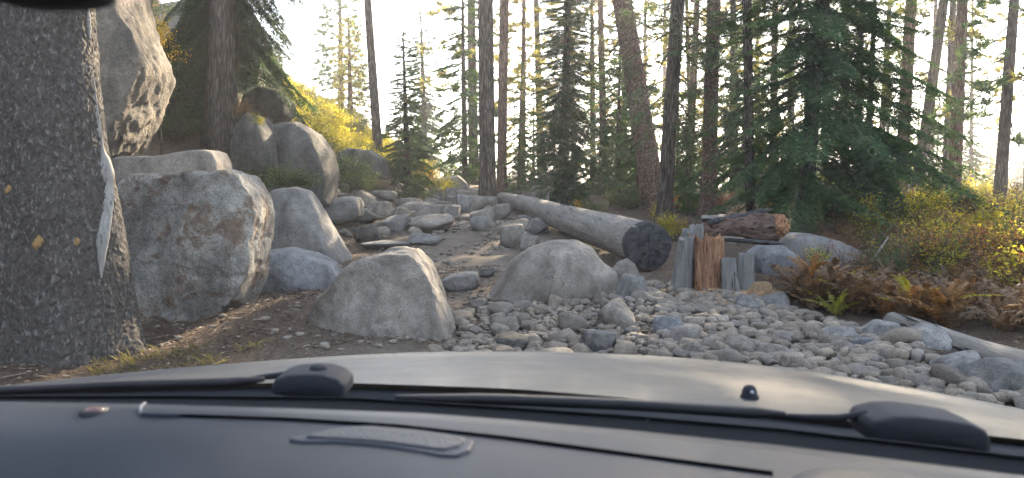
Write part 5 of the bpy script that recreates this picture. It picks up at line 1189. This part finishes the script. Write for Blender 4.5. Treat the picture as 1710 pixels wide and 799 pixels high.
# windshield: a clear pane from the cowl up to the roof edge, with an unseen roof added behind it to shade the dash
clear = M_('windshield_glass'); tr = clear.n('ShaderNodeBsdfTransparent'); tr.inputs[0].default_value = (0.96, 0.97, 0.97, 1); clear.l(tr.outputs[0], clear.out.inputs[0]); clear.nt.nodes.remove(clear.b)
rows = []
for c_, pc, yr in zip(cols[8:-8], cp[8:-8], Yr[8:-8]):
    b = at_y(c_, pc, yr - 0.16) + [0, 0.004, -0.01]; tpt = np.array([b[0] * 0.9 , 0.16 + 0.03 * math.cos(b[0]), 1.86 - 0.03 * b[0] ** 2]); t = np.linspace(0, 1, 14); P = b + (tpt - b) * t[:, None]; P[:, 2] += 0.03 * np.sin(np.pi * t); rows.append(P)
WG = np.array(rows); V, T = grid_mesh(WG); wsh = cobj('windshield', V, T, clear.m)
wbv = BVHTree.FromPolygons([Vector(v) for v in V], [tuple(int(i) for i in t) for t in T])
for (px, py, a_, b_, rot_, op) in ((950, 140, 42, 13, 0.05, 0.16), (496, 516, 17, 5, -0.7, 0.5), (1080, 700, 16, 3, 0.9, 0.4), (660, 590, 5, 3, 0.2, 0.3)):  # smudges, and a reflection streak painted on as a pale patch
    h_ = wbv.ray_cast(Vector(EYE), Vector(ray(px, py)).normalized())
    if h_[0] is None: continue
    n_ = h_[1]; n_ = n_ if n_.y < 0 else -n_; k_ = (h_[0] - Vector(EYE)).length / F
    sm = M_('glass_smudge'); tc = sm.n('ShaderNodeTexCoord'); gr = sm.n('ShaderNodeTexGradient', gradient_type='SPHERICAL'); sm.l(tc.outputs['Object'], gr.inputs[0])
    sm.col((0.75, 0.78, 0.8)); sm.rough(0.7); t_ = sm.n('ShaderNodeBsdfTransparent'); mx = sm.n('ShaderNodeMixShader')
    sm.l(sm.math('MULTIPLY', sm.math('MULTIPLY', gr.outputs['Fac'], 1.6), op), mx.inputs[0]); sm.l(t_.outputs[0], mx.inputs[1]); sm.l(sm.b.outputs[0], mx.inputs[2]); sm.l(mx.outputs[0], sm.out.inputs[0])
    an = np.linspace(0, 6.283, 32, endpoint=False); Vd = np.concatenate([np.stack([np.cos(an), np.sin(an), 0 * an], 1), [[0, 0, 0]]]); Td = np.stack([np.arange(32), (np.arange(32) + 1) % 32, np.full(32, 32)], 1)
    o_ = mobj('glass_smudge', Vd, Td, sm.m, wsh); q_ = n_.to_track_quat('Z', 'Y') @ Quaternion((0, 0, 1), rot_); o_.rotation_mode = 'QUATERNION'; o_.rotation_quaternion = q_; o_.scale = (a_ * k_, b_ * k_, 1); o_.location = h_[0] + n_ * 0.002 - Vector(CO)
edge = WG[:, -1]; Rf = np.stack([edge + [0, y, 0.05 * math.sin(min(1, y / -1.2) * 1.57) if y < 0 else 0] for y in (0.01, -0.1, -0.4, -0.9, -1.6, -2.4)], 1)
V, T = grid_mesh(Rf); top = cobj('roof', V, T, paint.m); V2, T2 = grid_mesh(Rf - [0, 0, 0.03]); cobj('headliner', V2, T2, plain('headliner_grey', (0.3, 0.29, 0.27), 0.9, 0.2))
for sd_ in (0, -1):
    P = WG[sd_]; V, T = tube(P + [0, -0.01, 0], 0.035, 10); cobj('windshield_pillar', V, T, blackm)
# rear view mirror: the underside of its housing dips into the frame
mc = at_y(88, -22, 0.46); V1, T1 = ico(4); sq_ = (np.abs(V1) ** 3.0).sum(1) ** (-1 / 3.0)
mir = cobj('rear_view_mirror', (V1 * sq_[:, None]) * [0.032, 0.02, 0.0125] * np.array([1.05, 1, 1]) + mc, T1, blackm)
V, T = tube([mc, mc + [-0.01, 0.04, 0.06], mc + [-0.01, 0.02, 0.2]], 0.008, 10); cobj('mirror_stem', V, T, blackm, mir)

# ================================================================== haze
hz = M_('thin_air'); hz.nt.nodes.remove(hz.b); pv = hz.n('ShaderNodeVolumePrincipled'); pv.inputs['Color'].default_value = (0.95, 0.96, 1.0, 1); pv.inputs['Density'].default_value = HZD; pv.inputs['Anisotropy'].default_value = 0.55
hz.l(pv.outputs[0], hz.out.inputs['Volume'])
if HZD > 0:
    bm = bmesh.new(); bmesh.ops.create_cube(bm, size=1); me = bpy.data.meshes.new('haze'); bm.to_mesh(me); bm.free(); me.materials.append(hz.m)
    o = link('haze', me); o.scale = (1900, 1900, 60); o.location = (0, 0, 60 / 2 - 12); tag(o, kind='stuff')

# ================================================================== labels for the things of a kind
LM = [(1610, 580, 'the weathered half buried log'), (1590, 535, 'the thin grey stick in the ferns'), (1400, 520, 'the fern bank corner near the pale flat rock'), (1530, 520, 'the russet shrub'), (1690, 540, 'the brushy end of the weathered log'), (1500, 440, 'the deep green shrub in the ferns'), (520, 170, 'the brow of the slope'), (560, 230, 'the shrubs over the slab rock'), (700, 265, 'the foot of the sunny slope'), (640, 290, 'the snag base'), (1000, 340, 'the yellow plant by the log'), (1130, 340, 'the gap between leaning trunk and grey fir'), (1450, 300, 'the younger fir'), (1083, 411, 'the charred log end'), (925, 450, 'the dome shaped boulder'), (650, 500, 'the big pointed boulder'), (1180, 450, 'the red rotten stump'), (1550, 572, 'the pale angular rock'), (1031, 532, 'the large oval cobble'),
      (1000, 575, 'the large angular cobble'), (1240, 585, 'the big oval tan stone'), (1120, 555, 'the bluish flat cobble'), (1275, 495, 'the yellowish wood chunk'), (1690, 640, 'the big grey rock by the log'), (1612, 615, 'the pale wedge shaped rock'),
      (1470, 557, 'the pale bluish rock'), (1040, 460, 'the triangular tan rock'), (716, 378, 'the wide path rock'), (612, 392, 'the round dark rock'), (815, 340, 'the tall dark trunk'), (752, 318, 'the pale blocky boulder'), (856, 398, 'the upright tan rock'),
      (500, 265, 'the great rounded boulder'), (610, 270, 'the sunlit slab rock'), (635, 240, 'the burnt snag'), (587, 180, 'the golden pine'), (682, 280, 'the slim open fir'), (370, 200, 'the slope fir'), (460, 110, 'the small pale fir'),
      (940, 260, 'the dense young fir'), (1080, 300, 'the leaning speckled trunk'), (1345, 330, 'the large drooping fir'), (1360, 430, 'the broad grey boulder'), (1600, 280, 'the bare pine trunks'), (1670, 280, 'the dark sky lit pine'), (1590, 330, 'the bright yellow bush'),
      (1185, 300, 'the grey fir trunk'), (1255, 300, 'the thin dark trunk'), (1220, 375, 'the rotten log'), (855, 575, 'the brown hood edge stone'), (1400, 600, 'the curve of the hood'), (1440, 480, 'the brown fern clump'), (1600, 440, 'the golden green low bush'), (750, 480, 'the flat dark path rock')]
ORD = ['nearest', 'second', 'third', 'fourth', 'fifth', 'sixth', 'seventh', 'eighth', 'ninth', 'tenth', 'eleventh', 'twelfth', 'thirteenth', 'fourteenth', 'fifteenth', 'sixteenth', 'seventeenth', 'eighteenth', 'nineteenth', 'twentieth']
bk = {}
for o, ph, p in TEXT:
    px, py = proj(p) if p[1] > 0.5 else (9999, 0)
    d = [math.hypot(px - a, (py - b) * 1.4) for a, b, _ in LM]; k = int(np.argmin(d)); a, b, nm = LM[k]
    rel = 'outward from' if not (0 <= px <= 1710) else 'below' if py - b > abs(px - a) * 0.8 else 'above' if b - py > abs(px - a) * 0.8 else 'beside'
    bk.setdefault((ph, nm, rel), []).append((d[k], o))
for (ph, nm, rel), L in bk.items():
    L.sort(key=lambda t: t[0])
    for i, (_, o) in enumerate(L): o['label'] = (f'{ph} {rel} {nm}' if len(L) == 1 else f'{ph}, {ORD[min(i, 19)]} {rel} {nm}' if i else f'{ph}, nearest of those {rel} {nm}')
